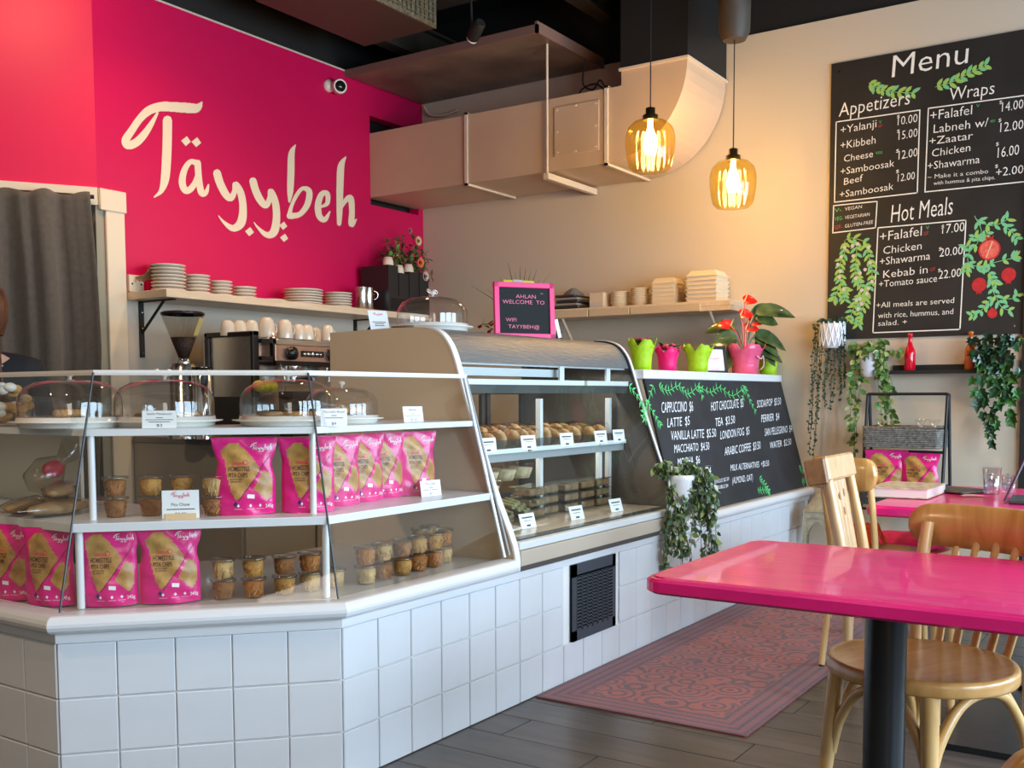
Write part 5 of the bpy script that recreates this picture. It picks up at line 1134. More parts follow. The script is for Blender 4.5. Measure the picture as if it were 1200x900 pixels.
def mleaf(b, p, a, L, wd): d = UY*math.cos(a)+UZ*math.sin(a); s = NX.cross(d); p = Vector(p)+NX*(.0016+.0012*random.random()); b.add([p, p+d*L*.3+s*wd*.9, p+d*L*.7+s*wd*.8, p+d*L, p+d*L*.7-s*wd*.8, p+d*L*.3-s*wd*.9], [(0, 1, 2, 3, 4, 5)])
def mvine(b, pts, n, L, wd, m, m2=None, frond=False):
    S = cr([tuple(onx(*p)) for p in pts], 6)
    for i in range(len(S)-1):
        a, c = Vector(S[i]), Vector(S[i+1]); d = (c-a).normalized(); s = NX.cross(d)*.002; b.use(m); b.add([a+s+NX*.0015, c+s+NX*.0015, c-s+NX*.0015, a-s+NX*.0015], [(0, 1, 2, 3)])
    for k in range(n):
        u = (k+.5)/n*(len(S)-1); i = int(u); q = Vector(S[i]).lerp(Vector(S[i+1]), u-i); d = (Vector(S[i+1])-Vector(S[i])).normalized(); an = math.atan2(d.z, -d.y)
        for sg in (-1, 1): b.use(m2 if m2 and (k+sg) % 3 == 0 else m); mleaf(b, q, an+sg*(.6+.35*random.random()), L*(.8+.4*random.random()), wd)
random.seed(14); b = MB()
mvine(b, [(1018, 97), (1030, 104), (1048, 108), (1071, 109)], 9, .055, .013, LG1, LG2); mvine(b, [(1096, 102), (1116, 96), (1136, 86), (1156, 76)], 9, .055, .013, LG1, LG2)
for P, n in (([(991, 281), (1000, 279), (1016, 284)], 3), ([(990, 282), (990, 296), (985, 308), (984, 322), (986, 333), (993, 342)], 11), ([(1003, 281), (1004, 300), (1002, 316), (1005, 330)], 9), ([(1014, 284), (1018, 300), (1022, 316), (1020, 334), (1014, 350)], 11), ([(1004, 322), (1010, 336), (1014, 352), (1008, 368), (1006, 380)], 12), ([(984, 333), (980, 345), (977, 352)], 4), ([(988, 338), (990, 352)], 3), ([(1012, 345), (1002, 358), (995, 376)], 7)): mvine(b, P, n, .05, .011, LG1, LG2)
b.obj('painted_vine', t, None, True); b = MB()
for P, n in (([(1142, 253), (1150, 270), (1146, 284), (1136, 296), (1135, 308), (1146, 312), (1164, 308), (1180, 304), (1192, 302)], 9), ([(1143, 256), (1158, 264), (1172, 262), (1182, 256)], 5), ([(1175, 263), (1186, 272), (1192, 280)], 4), ([(1146, 284), (1158, 272)], 3), ([(1146, 284), (1142, 276)], 2), ([(1135, 306), (1132, 318)], 3), ([(1148, 312), (1160, 320), (1163, 336), (1168, 348), (1186, 350), (1192, 345)], 8), ([(1160, 322), (1168, 334)], 3), ([(1160, 320), (1152, 312)], 2),
    ([(1166, 348), (1156, 356), (1148, 366), (1138, 370)], 6), ([(1168, 350), (1174, 360), (1184, 364)], 3), ([(1136, 296), (1132, 288)], 2), ([(1184, 304), (1190, 300)], 2)): mvine(b, P, n, .048, .011, LG2, LG1)
b.obj('painted_pomegranate_vine', t, None, True); b = MB(); b.use(mat('painted_bud', (.62, .52, .46), .8)); random.seed(3)
for P in ((990, 290), (986, 301), (982, 310), (985, 318), (999, 288), (1005, 286), (1018, 290), (1020, 308), (1014, 316), (1008, 320), (1003, 326), (1022, 330), (1010, 340), (1016, 344), (1008, 350), (1010, 356), (1004, 352), (1018, 338), (984, 325), (1000, 300), (1006, 362), (989, 339)):
    c = onx(*P)+NX*.0035; b.add([c+UY*.012*math.cos(k)+UZ*.012*math.sin(k) for k in [j*PI/4 for j in range(8)]], [tuple(range(8))])
b.obj('painted_bud', t, None, True)['kind'] = 'stuff'
PG1 = mat('painted_pomegranate', (.50, .02, .02), .8, var=.2, vscale=30); PG2 = mat('painted_pomegranate_flesh', (.72, .12, .08), .8, var=.25, vscale=50)
def pome(x, y, r, open_=False, up=1):
    b = MB(); c = onx(x, y); R_ = (onx(x+r, y)-c).length
    def disc(rr, m, l): b.use(m); b.add([c+NX*l+UY*rr*math.cos(k)*.97+UZ*rr*math.sin(k) for k in [j*PI/12 for j in range(24)]], [tuple(range(24))])
    disc(R_, PG1, .003)
    if open_: disc(R_*.86, PG2, .004); b.use(mat('painted_pith', (.75, .45, .25), .8)); d = (UY*.35+UZ).normalized(); s = NX.cross(d)*R_*.05; b.add([c+d*R_*.8+s+NX*.005, c+d*R_*.8-s+NX*.005, c-d*R_*.8-s+NX*.005, c-d*R_*.8+s+NX*.005], [(0, 1, 2, 3)])
    b.use(PG1); q = c+UZ*R_*up*.95+NX*.003; b.add([q-UY*R_*.3, q-UY*R_*.35+UZ*R_*.4*up, q-UY*R_*.1+UZ*R_*.15*up, q+UZ*R_*.4*up, q+UY*R_*.1+UZ*R_*.15*up, q+UY*R_*.35+UZ*R_*.4*up, q+UY*R_*.3], [tuple(range(7))]); b.obj('painted_pomegranate', t, None, True)
pome(1159.5, 292.5, 13.5, True, 1); pome(1147.5, 334, 9, False, -1); pome(1182, 322, 9, False, -1); pome(1163, 367.5, 6, False, 1)
# ------------------------------------------------------------------ hanging plants on the right wall
WP = mat('white_plastic', (.82, .82, .84), .3)
c = onx(975, 400, 6.80); t = thing('string_planter', 'white lattice hanging planter with long thin strings of dark leaves', 'plant', (6.80, c.y, 1.52)); b = MB()
b.lathe([(.05, .0), (.07, .03), (.078, .16)], n=20); b.obj('pot', t, WP); b = MB()
for k in range(14):
    a = k*PI/7
    for s in (-1, 1): b.tube([(.082*math.cos(a+s*u*.5), .082*math.sin(a+s*u*.5), .01+.16*u) for u in (0, .5, 1)], .004, 4)
b.obj('lattice', t, WP); anc = []; random.seed(17)
for k, (px, py) in enumerate(((948, 532), (951, 500), (955, 520), (947, 508), (953, 535), (958, 490), (966, 465), (967, 478), (973, 480), (976, 470), (970, 445), (984, 440), (984, 470), (986, 462), (990, 440), (989, 455))):
    e = onx(px, py, 6.78); a = Vector((6.78, e.y+(c.y-e.y)*.25, 1.68)); anc.append((a-Vector(t.location), e-Vector(t.location)))
for k in range(8): a = k*.8; anc.append(((.05*math.cos(a), .05*math.sin(a), .16), (.085*math.cos(a), .085*math.sin(a), .19)))
trailing('leaf_strings', t, anc, 36, .020, .009, [mat('string_leaf', (.02, .055, .03), .5), mat('string_leaf_b', (.04, .09, .05), .5)], 3, spread=.012, seen=(-1, 0, 0))
c = onx(1019, 428, 6.80); t = thing('pothos_planter', 'white half-round pot with light green trailing leaves on the wall', 'plant', (6.80, c.y, 1.325))
MB().lathe([(.035, 0), (.055, .02), (.078, .15), (.083, .155), (.078, .158), (.0001, .13)], n=24, cap=False).obj('pot', t, WP); anc = []
for px, py in ((1002, 560), (1000, 540), (996, 500), (1004, 520), (994, 470), (999, 450), (1034, 500), (1041, 505), (1046, 495), (1049, 505), (1038, 470), (1045, 480), (1048, 460), (1030, 440), (1060, 412), (1040, 450)):
    e = onx(px, py, 6.77); s = -1 if px > 1019 else 1; a = Vector((6.77, c.y+s*(.06 if px != 1060 else .06), 1.49)); anc.append((a-Vector(t.location), e-Vector(t.location)))
for k in range(14): a = k*.5; anc.append(((.03*math.cos(a), .03*math.sin(a), .14), (.09*math.cos(a)-.02, .11*math.sin(a), .20+.04*math.sin(k*3))))
trailing('pothos_foliage', t, anc, 17, .052, .018, [GRN[1], mat('pothos', (.14, .24, .06), .45), mat('pothos_pale', (.30, .38, .14), .45), GRN[1]], 4, spread=.02, seen=(-1, 0, 0))
# bottle shelf
t = thing('bottle_shelf', 'narrow black wall ledge holding two coloured bottles', 'shelf', (6.78, 1.02, 1.345)); MB().bb((0, 0, 0), (.098, .64, .012)).obj('shelf_board', t, BLACK); MB().bb((.08, 0, .012), (.098, .64, .055)).obj('back_lip', t, BLACK); MB().bb((-.004, 0, -.004), (0, .64, .020)).obj('front_lip', t, BLACK)
def bottle(px, m, l):
    c = onx(px, 420, 6.82); t = thing('glass_bottle', l, 'bottle', (6.825, c.y, 1.358), 0, 'coloured bottles on the black ledge')
    MB().lathe([(.030, 0), (.035, .006), (.035, .115), (.030, .14), (.017, .165), (.0125, .20), (.0125, .225), (.016, .228), (.016, .240), (.012, .242), (.0001, .24)], n=24, cap=False).obj('bottle_body', t, m)
bottle(1066, mat('red_glass', (.65, .003, .02), .12, coat=.6, var=.1), 'deep red glass bottle at the left end of the black ledge'); bottle(1137, mat('amber_glass', (.80, .18, .015), .12, coat=.6, trans=.3), 'orange amber glass bottle in the middle of the black ledge')
# ivy at the right, leaves large enough to pick apart
t = thing('ivy_plant', 'dark glossy ivy trailing from the right end of the black ledge', 'plant', (6.80, 1.02, 1.36))
MB().lathe([(.05, 0), (.06, .09), (.065, .10)], n=18).obj('pot', t, BLACK)
def ivy_leaf_mesh(m):
    P = [(0, 0), (.28, -.18), (.52, .10), (.36, .30), (.62, .62), (.30, .62), (0, 1.1), (-.30, .62), (-.62, .62), (-.36, .30), (-.52, .10), (-.28, -.18)]
    b = MB(); b.add([(x*.055, -.006*abs(x)*6-.004*y, -y*.06) for x, y in P]+[(0, .004, -.03)], [(i, (i+1) % 12, 12) for i in range(12)], False); return b.obj('leaf', None, m)
IV = [ivy_leaf_mesh(m) for m in (mat('ivy_dark', (.012, .04, .014), .3, coat=.3), mat('ivy_fresh', (.045, .15, .03), .4), mat('ivy_deep', (.02, .075, .025), .35))]
uu = [0, 0, 0]
def iv(p, k, s, rz, rx=0, ry=0):
    o = IV[k] if not uu[k] else IV[k].copy()
    if uu[k]: COL.objects.link(o)
    uu[k] = 1; o.parent = t; o.location = Vector(p)-Vector(t.location); o.scale = (s, s, s); o.rotation_euler = (rx, ry, -PI/2+rz)
random.seed(19)
for k in range(54):
    px = random.gauss(1170, 13); py = 392+random.random()*48; p = onx(min(px, 1196), py, 6.72+random.random()*.08); iv(p, 0 if random.random() < .7 else 2, random.uniform(.75, 1.15), random.uniform(-.9, .9), random.uniform(-.6, .6), random.uniform(-.8, .8))
for px, py in ((1143, 418), (1152, 422), (1146, 425), (1155, 405), (1160, 398)): iv(onx(px, py-6, 6.72), 0, 1.2, random.uniform(-.8, .8), .2, random.uniform(-.5, .5))
for pts, kk in (([(1150, 430), (1145, 445), (1146, 460), (1150, 475), (1156, 485), (1155, 500), (1158, 512), (1163, 522)], 2), ([(1165, 430), (1168, 446), (1172, 462), (1170, 478), (1164, 490), (1170, 500)], 2), ([(1180, 430), (1184, 446), (1186, 462), (1183, 470), (1187, 486), (1186, 495)], 1), ([(1175, 430), (1178, 442), (1176, 456), (1178, 468)], 0)):
    b = MB(); b.tube([onx(x, y, 6.75)-Vector(t.location) for x, y in pts], .0018, 4); b.obj('vine_stem', t, GRN[3])
    for i, (x, y) in enumerate(pts):
        for q in range(2): iv(onx(x+random.uniform(-5, 5), y+random.uniform(-8, 0), 6.74), kk if random.random() < .6 else 1, random.uniform(.75, 1.25)*(1.1 if y < 500 else .8), random.uniform(-.5, .5), random.uniform(-.3, .3), random.uniform(-.9, .9))
# ------------------------------------------------------------------ ladder rack with baskets
t = thing('ladder_rack', 'black metal ladder rack with woven baskets against the right wall', 'rack', (6.5, 1.27, 0))
YA, YB = 0, .475; b = MB(); RB2 = mat('black_powder_coat', (.015, .015, .016), .45)
for y, dy in ((YA, -.0), (YB, .0)):
    b.tube([(-.10, y, 0), (.10, y, 1.21)], .010, 4); b.tube([(.34, y, 0), (.14, y, 1.21)], .010, 4); b.tube([(.09, y, 1.21), (.15, y, 1.21)], .010, 4)
for x, z in ((.10, 1.215), (.04, .86), (-.02, .50)): b.tube([(x, YA, z), (x, YB, z)], .009, 4)
b.obj('rack_frame', t, RB2); WK = mat('grey_wicker', (.20, .19, .17), .8, var=.45, vscale=60)
def basket(z0, z1, x0, x1, m, l=None):
    o = MB().bb((x0+.008, YA+.018, z0), (x1-.008, YB-.018, z0+.01)).obj('basket', t, m); b = MB(); nrow = int((z1-z0)/.0125)
    for k in range(nrow):
        z = z0+.007+k*(z1-z0-.01)/nrow; ph = k*PI; pts = []
        for (ax, ay), (bx, by) in (((x0, YA+.012), (x0, YB-.012)), ((x0, YB-.012), (x1, YB-.012)), ((x1, YB-.012), (x1, YA+.012)), ((x1, YA+.012), (x0, YA+.012))):
            for i in range(16): u = i/16; w_ = .004*math.sin(u*16*PI/1+ph+PI*i); nx, ny = (by-ay), -(bx-ax); L = math.hypot(nx, ny); pts.append((ax+(bx-ax)*u+nx/L*w_, ay+(by-ay)*u+ny/L*w_, z))
        b.tube(pts, .0062, 4, True)
    q = b.obj('weave', o, m); b = MB(); b.tube([(x0, YA+.012, z1), (x0, YB-.012, z1), (x1, YB-.012, z1), (x1, YA+.012, z1)], .008, 5, True); b.obj('rim', o, m); return o
basket(.885, 1.01, -.04, .26, WK); basket(.535, .64, -.09, .30, mat('dark_wicker', (.07, .068, .065), .8, var=.4, vscale=60))
for x, y, r, l, s_ in ((6.50, 1.60, -PI/2+.1, 'wide pink chip bag leaning in the lower rack basket on the left', 1.15), (6.49, 1.40, -PI/2-.1, 'pink chip bag in the lower rack basket on the right, by the rack leg', 1.1)):
    bag(B1, (x, y, .60), r, l, 'pink chip bags on the ladder rack', sc=(s_*1.12, 1.3, s_))
for k, (y, s_) in enumerate(((1.66, 0), (1.42, 1), (1.34, 2))):
    tt = thing('wrapped_treat', '%s small film wrapped treat poking out of the grey rack basket' % ('leftmost', 'middle', 'rightmost')[k], 'packet', (6.58, y, .895), 0, 'film wrapped treats in the rack basket')
    MB().lathe([(.03, 0), (.04, .09), (.018, .13), (.04, .165)], n=12, cap=False, wob=lambda a, z: 1+.08*math.sin(a*6)).obj('film_wrap', tt, FILM); MB().ball((0, 0, .09), .034, 10).obj('treat', tt, mat('treat_%d' % k, ((.55, .42, .25), (.65, .25, .2), (.6, .45, .3))[k], .6))
t = thing('wooden_lantern', 'pale carved wooden lantern on the floor beside the counter end', 'lantern', (6.55, 2.03, 0), .2); LW = mat('weathered_beige', (.36, .32, .22), .7, var=.2, vscale=30)
b = MB(); b.bb((-.09, -.09, 0), (.09, .09, .03)); b.bb((-.09, -.09, .42), (.09, .09, .46)); b.obj('base', t, LW)
for x in (-.08, .08):
    for y in (-.08, .08): MB().bb((x-.012, y-.012, .03), (x+.012, y+.012, .42)).obj('corner_post', t, LW)
for rz in (0, PI/2, PI, -PI/2):
    b = MB(); M_ = Matrix.Rotation(rz, 4, 'Z')
    P = [(-.068, .42), (-.068, .30), (-.05, .34), (-.03, .375), (0, .40), (.03, .375), (.05, .34), (.068, .30), (.068, .42)]; b.prism(P, .008, M_ @ Matrix(((1, 0, 0, 0), (0, 0, -1, -.076), (0, 1, 0, 0), (0, 0, 0, 1)))); b.obj('arch_panel', t, LW)
b = MB(); b.lathe([(.135, .46), (.12, .475), (.06, .53), (.055, .54), (.02, .57), (.0001, .575)], n=4, cap=False, xf=Matrix.Rotation(PI/4, 4, 'Z')); b.obj('roof', t, LW)
# ------------------------------------------------------------------ pendants
AMB = clear('amber_ribbed_glass', (1.0, .86, .42), .9, .08, 1.6); BRASS = mat('aged_brass', (.45, .32, .12), .3, 1); BULB = mat('bulb_glow', (1, .8, .5), .4, emis=(1, .70, .30), estr=45)
def pendant(px, pyc, X, l, e):
    c = atX(px, pyc, X); t = thing('pendant_lamp', l, 'pendant lamp', (X, c.y, c.z-.17), 0, 'amber ribbed glass pendant lamps'); N = 88; s = .5*X/5.4*.98
    prof = [(.06, 0), (.10, .006), (.122, .03), (.134, .08), (.142, .15), (.142, .20), (.130, .25), (.095, .285), (.045, .298), (.035, .30)]
    b = MB(); b.lathe(prof, n=N, cap=False, wob=lambda a, z: 1+.018*math.cos(a*22)); b.obj('glass_shade', t, AMB)
    MB().lathe([(.045, .295), (.045, .325), (.028, .327), (.028, .365), (.012, .37)], n=20).obj('socket_cap', t, BRASS)
    b = MB(); b.cyl((0, 0, .37), (0, 0, (3.60 if X > 6 else 4.28)-(c.z-.17)), .0035, n=6); b.obj('cord', t, BLACK)
    if X > 6: MB().lathe([(.095, 3.45-(c.z-.17)), (.07, 3.40-(c.z-.17))][::-1] + [(.10, 3.70-(c.z-.17))], n=20).obj('canopy', t, DARKM)
    MB().lathe([(.0001, .10), (.03, .105), (.042, .15), (.035, .20), (.016, .25), (.014, .30)], n=20, cap=False).obj('bulb', t, BULB)
    t.scale = (1, 1, 1); lamp('pendant_light', 'POINT', (X, c.y, c.z-.02), e, (1, .62, .25), None, .06); return t
pendant(762, 167, 5.45, 'left pendant lamp with larger amber ribbed glass, hanging before the duct', 42); pendant(859, 212, 6.12, 'right and lower amber ribbed glass pendant lamp close to the wall', 42)
# ------------------------------------------------------------------ pink tables
TP = mat('magenta_table_paint', (.80, .014, .205), .32, coat=.35, var=.10, vscale=9, bump=.12, bscale=22, stretch=(3, .5, 1)); IRON = mat('black_pedestal', (.012, .013, .014), .28, bump=.05, bscale=30)
def rr(x0, y0, x1, y1, r, n=5):
    P = []
    for cx, cy, a in ((x1-r, y1-r, 0), (x0+r, y1-r, PI/2), (x0+r, y0+r, PI), (x1-r, y0+r, 1.5*PI)):
        for k in range(n+1): P.append((cx+r*math.cos(a+k*PI/2/n), cy+r*math.sin(a+k*PI/2/n)))
    return P
def table(label, x0, y0, x1, y1, posts, plate=.28, z=.745, grp='magenta painted cafe tables'):
    t = thing('cafe_table', label, 'table', ((x0+x1)/2, (y0+y1)/2, 0), 0, grp); b = MB(); rows = []
    for off, zz, r in ((.012, z-.046, .05), (.0, z-.038, .055), (0, z-.012, .055), (.006, z-.005, .055), (.014, z-.0045, .05), (.017, z, .05)): rows.append([(p[0], p[1], zz) for p in rr(x0+off, y0+off, x1-off, y1-off, r)])
    n = len(rows[0]); vs = [p for r in rows for p in r]
    b.add(vs, [(i*n+k, i*n+(k+1) % n, (i+1)*n+(k+1) % n, (i+1)*n+k) for i in range(len(rows)-1) for k in range(n)]); b.add(rows[-1], [tuple(range(n))]); b.add(rows[0], [tuple(range(n))[::-1]]); b.obj('tabletop', t, TP, True)
    for (px, py) in posts:
        MB().cyl((px, py, .025), (px, py, z-.07), .051, n=32).obj('pedestal', t, IRON, True); b = MB(); b.prism(rr(px-plate, py-plate, px+plate, py+plate, .03), .022, Matrix.Translation((0, 0, .001))); b.lathe([(.075, .022), (.06, .04)], (px, py, 0), 24); b.obj('base_plate', t, IRON, True)
        MB().bb((px-.08, py-.08, z-.072), (px+.08, py+.08, z-.047)).obj('mounting_plate', t, IRON, True)
    return t
table('nearest magenta painted cafe table with routed edge and black pedestal', 2.372, -.02, 3.19, 1.205, [(2.62, .637)], .26)
table('far magenta painted cafe table with book, glasses and laptop', 4.405, -.35, 5.58, 1.175, [(4.82, .3)], .28)
table('middle magenta painted cafe table hidden behind the near chair back', 3.62, -.5, 4.33, .40, [(4.03, .478-.12)], .38)
# ------------------------------------------------------------------ bentwood chairs
OAK = wood('honey_beech', (.50, .24, .06), (.68, .38, .12), .28, (1.5, 6, 1.5), 3.5, .5); OAK2 = wood('honey_beech_turned', (.55, .31, .10), (.70, .44, .18), .35, (5, 5, 1), 3, .3); DW = wood('brown_end_grain', (.20, .09, .035), (.34, .17, .07), .5, (6, 6, 2), 4, .1)
def chair(label, loc, rz, group=None):
    """bentwood cafe chair facing local +X"""
    t = thing('bentwood_chair', label, 'chair', loc, rz, group); N = 40
    def seat(a, k=1): r = .235*k; x = r*math.cos(a); y = r*1.0*math.sin(a)*(1+.06*math.cos(a)); return x*(1 if x > 0 else .95), y
    b = MB(); vs = []; rows = ((.94, .428), (.985, .430), (1.0, .436), (1.0, .460), (.985, .468), (.95, .470), (.90, .466), (.4, .463))
    for k, z in rows: vs += [(*seat(2*PI*i/N, k), z) for i in range(N)]
    b.add(vs, [(r*N+i, r*N+(i+1) % N, (r+1)*N+(i+1) % N, (r+1)*N+i) for r in range(len(rows)-1) for i in range(N)], True); b.add(vs[-N:], [tuple(range(N))]); b.add(vs[:N], [tuple(range(N))[::-1]]); b.obj('seat', t, OAK)
    for s in (-1, 1): MB().tube([(.165, s*.135, .43), (.172, s*.145, .30), (.19, s*.165, 0)], [.0225, .0215, .0145], 14).obj('leg', t, OAK2)
    for s in (-1, 1):
        MB().tube(cr([(-.26, s*.16, .012), (-.215, s*.165, .25), (-.20, s*.17, .46), (-.225, s*.178, .62), (-.265, s*.182, .80)], 5), .0175, 12).obj('leg', t, OAK2)
        MB().tube([(-.262, s*.16, 0), (-.258, s*.16, .02)], .014, 10).obj('foot_cap', t, BLACK)
    # bent braces below the seat
    def arc(p, q, m, name='brace'): MB().tube(cr([p, m, q], 8), .0125, 10).obj(name, t, OAK2)
    F = [(.172, -.145), (.172, .145), (-.205, .167), (-.205, -.167)]
    for i in range(4):
        a, c = F[i], F[(i+1) % 4]; mx, my = (a[0]+c[0])/2, (a[1]+c[1])/2
        S = [(a[0], a[1], .20), (a[0]+(mx-a[0])*.18, a[1]+(my-a[1])*.18, .30), (a[0]+(mx-a[0])*.55, a[1]+(my-a[1])*.55, .385), (mx, my, .408), (c[0]+(mx-c[0])*.55, c[1]+(my-c[1])*.55, .385), (c[0]+(mx-c[0])*.18, c[1]+(my-c[1])*.18, .30), (c[0], c[1], .20)]
        MB().tube(cr(S, 6), .0135, 10).obj('brace', t, OAK2)
    # crest rail: wide, round-ended, gently curved board
    b = MB(); K = 24; vs = []; hw, hh = .245, .062
    for side in (0, 1):
        for i in range(K+1):
            u = -math.cos(PI*i/K); y = hw*u; x = -.285-.045*(1-u*u)+.0+(.024 if side == 0 else 0); e = max(0, (abs(y)-(hw-hh))/hh); h_ = hh*math.sqrt(max(0, 1-e*e)) if e > 0 else hh
            vs += [(x, y, .79-h_), (x+(.003 if side == 0 else -.003), y, .79), (x, y, .79+h_+.004*(1-u*u))]
    n3 = (K+1)*3; fs = []
    for i in range(K):
        for j in (0, 1): q = i*3+j; fs.append((q, q+1, q+4, q+3)); fs.append((n3+q, n3+q+3, n3+q+4, n3+q+1))
        fs.append((i*3, i*3+3, n3+i*3+3, n3+i*3)); fs.append((i*3+2, n3+i*3+2, n3+i*3+5, i*3+5))
    b.add(vs, fs, True); o = b.obj('crest_rail', t, OAK); o.data.shade_smooth() if False else None
    for k in range(5):
        y = -.11+k*.055; b = MB(); b.tube([(-.20-.015*(1-abs(y)*5), y*.9, .462), (-.245-.02*(1-abs(y)*5), y, .60), (-.30-.01, y*1.05, .755)], .0125, 8, flat=.5); b.obj('back_slat', t, OAK2)
    return t
import_rz = math.atan2(.40, -.92)
chair('honey bentwood chair tucked under the far side of the nearest table', (2.95, .615, 0), import_rz, 'honey bentwood chairs').scale = (1.09, 1.09, 1.03)
chair('honey bentwood chair behind the slat-back chair, only its rounded crest end showing', (4.65, 1.16, 0), math.atan2(-.40, .91), 'honey bentwood chairs').scale = (.95, .70, 1.11)
chair('honey bentwood chair whose curled back shows at the bottom right corner', (1.53, .11, 0), .585, 'honey bentwood chairs')
# solid slat-back chair
t = thing('slat_back_chair', 'solid oak slat-back chair with block crest and oval cutouts left of the tables', 'chair', (3.97, .92, 0)); HW = .145
WO = wood('oak_grain', (.46, .27, .12), (.66, .43, .22), .4, (6, 6, 1.2), 3, .4)
MB().bb((-HW-.01, -.20, .435), (HW+.01, .20, .465), .01).obj('seat', t, WO)
for s in (-1, 1):
    MB().tube([(s*HW, .20, 0), (s*HW, .15, .25), (s*HW, .145, .46), (s*HW, .19, .70), (s*HW, .235, .90)], [.014, .019, .021, .020, .019], 8).obj('leg', t, OAK2 if s > 0 else WO); MB().tube([(s*HW*.9, -.17, 0), (s*HW*.9, -.16, .44)], [.014, .020], 10).obj('leg', t, OAK2)
    MB().bb((s*HW-.01, -.16, .22), (s*HW+.01, .15, .245)).obj('stretcher', t, OAK2)
MB().box((0, .248, .935), (.35, .055, .095), bev=.008, xf=Matrix.Rotation(-.2, 4, 'X')).obj('crest_rail', t, WO); MB().box((-.165, .268, .925), (.04, .08, .10), bev=.006, xf=Matrix.Rotation(-.2, 4, 'X')).obj('crest_end_block', t, DW)
b = MB(); M_ = Matrix.Translation((0, .16, .47)) @ Matrix.Rotation(-.19, 4, 'X')
for x in (-.063, -.021, .021, .063): MB().box((x, 0, .21), (.038, .014, .43), bev=.003).obj('splat_board', t, WO).matrix_basis = M_
for x, z in ((-.03, .36), (.03, .37), (0, .30)): MB().lathe([(.010, -.0085), (.010, .0085)], n=14, xf=Matrix.Diagonal((1, 1, 1, 1))).obj('oval_cutout', t, DW).matrix_basis = M_ @ Matrix.Translation((x, 0, z)) @ Matrix.Rotation(PI/2, 4, 'X') @ Matrix.Diagonal((1, 1.6, 1, 1))
# low stool with pink cloth
t = thing('wooden_stool', 'low honey wood seat with pale edge under the far table', 'stool', (5.33, 1.24, 0), -.2); b = MB(); b.prism(rr(-.24, -.24, .24, .24, .07), .035, Matrix.Translation((0, 0, .41))); b.obj('seat', t, OAK)
for x in (-.19, .19):
    for y in (-.19, .19): MB().tube([(x*.9, y*.9, .41), (x, y, 0)], [.02, .016], 10).obj('leg', t, OAK2)
RUF = mat('pink_ruffle_cloth', (.70, .01, .13), .75, var=.2, vscale=20); t = thing('pink_cushion', 'ruffled bright pink cloth cushion lying on the stool', 'cushion', (5.33, 1.24, .446), -.2)
b = MB(); b.lathe([(.0001, .002), (.20, .002), (.235, .02), (.215, .045), (.15, .06), (.0001, .065)], n=60, cap=False, wob=lambda a, z: 1+.05*math.sin(a*11)+.03*math.sin(a*5+z*60)); b.obj('cloth', t, RUF)
t = thing('orange_scarf', 'tangled orange fringed scarf hanging on the chair by the far table', 'scarf', tuple(atZ(1012, 632, .54))); OR = mat('orange_yarn', (.75, .10, .015), .85); random.seed(23); b = MB()
for k in range(44):
    p = Vector((random.gauss(0, .05), random.gauss(0, .03), .07)); q = Vector((p.x*1.3+random.gauss(.0, .03), p.y*1.3+random.gauss(-.02, .03), -.09+random.random()*.05)); b.tube(cr([tuple(p), tuple(p.lerp(q, .4)+rnd(.02)), tuple(q)], 4), .004, 4)
b.lathe([(.0001, -.01), (.07, 0), (.06, .05), (.0001, .08)], n=16, cap=False, wob=lambda a, z: 1+.15*math.sin(a*6)); b.obj('yarn', t, OR)['kind'] = 'stuff'
# ------------------------------------------------------------------ things on the far table
t = thing('table_book', 'thick square book with ornate tan cover lying on far table corner', 'book', (4.98, 1.10, .746), 0)
P0, P1, P2, P3 = [(atZ(x, y, .748)-Vector(t.location)) for x, y in ((1016, 582), (1087, 585), (1109, 577), (1050, 571))]
up = Vector((0, 0, .045)); P3 = P0+P2-P1
def quadbox(P, z0, z1): vs = [p+Vector((0, 0, z0)) for p in P]+[p+Vector((0, 0, z1)) for p in P]; return vs, [(3, 2, 1, 0), (4, 5, 6, 7), (0, 1, 5, 4), (1, 2, 6, 5), (2, 3, 7, 6), (3, 0, 4, 7)]
cen = (P0+P1+P2+P3)/4; ins = [p+(cen-p)*.03 for p in (P0, P1, P2, P3)]
b = MB(); b.use(mat('book_cover', (.60, .46, .30), .5, var=.35, vscale=26, col2=(.78, .66, .48))); b.add(*quadbox((P0, P1, P2, P3), 0, .004)); b.add(*quadbox((P0, P1, P2, P3), .040, .044)); b.obj('cover', t)
MB().add(*quadbox(ins, .004, .040)).obj('page_block', t, mat('page_cream', (.80, .72, .66), .7))
c = atZ(1168, 578, .746)
GLS = clear('tumbler_glass', (.96, .96, .97), 1.3, .02, 1.5)
def tumbler(px, py, r, h, l, nm='water_glass'):
    c = atZ(px, py, .746); t = thing(nm, l, 'glass', (c.x, c.y, .746)); MB().lathe([(.0001, .003), (r*.78, 0), (r*.82, .004), (r, h), (r*.96, h), (r*.78, .012), (.0001, .010)], n=28, cap=False).obj('tumbler', t, GLS)
    MB().lathe([(.0001, .012), (r*.77, .012), (r*.87, h*.55), (.0001, h*.56)], n=24, cap=False).obj('water', t, clear('water', (.90, .90, .93), 1.6, .02, 1.33))
    for k in range(4): MB().box((.01*math.sin(k*2.3), .01*math.cos(k*2.3), .03+k*.017), (.022, .02, .02), k, Matrix.Rotation(k, 4, 'X'), .003).obj('ice_cube', t, clear('ice', (.88, .90, .95), 1.8, .1, 1.31))
tumbler(1162, 579, .042, .125, 'taller clear tumbler of iced water on the far table'); tumbler(1182, 578, .034, .085, 'shorter clear tumbler of iced water right of the taller one')
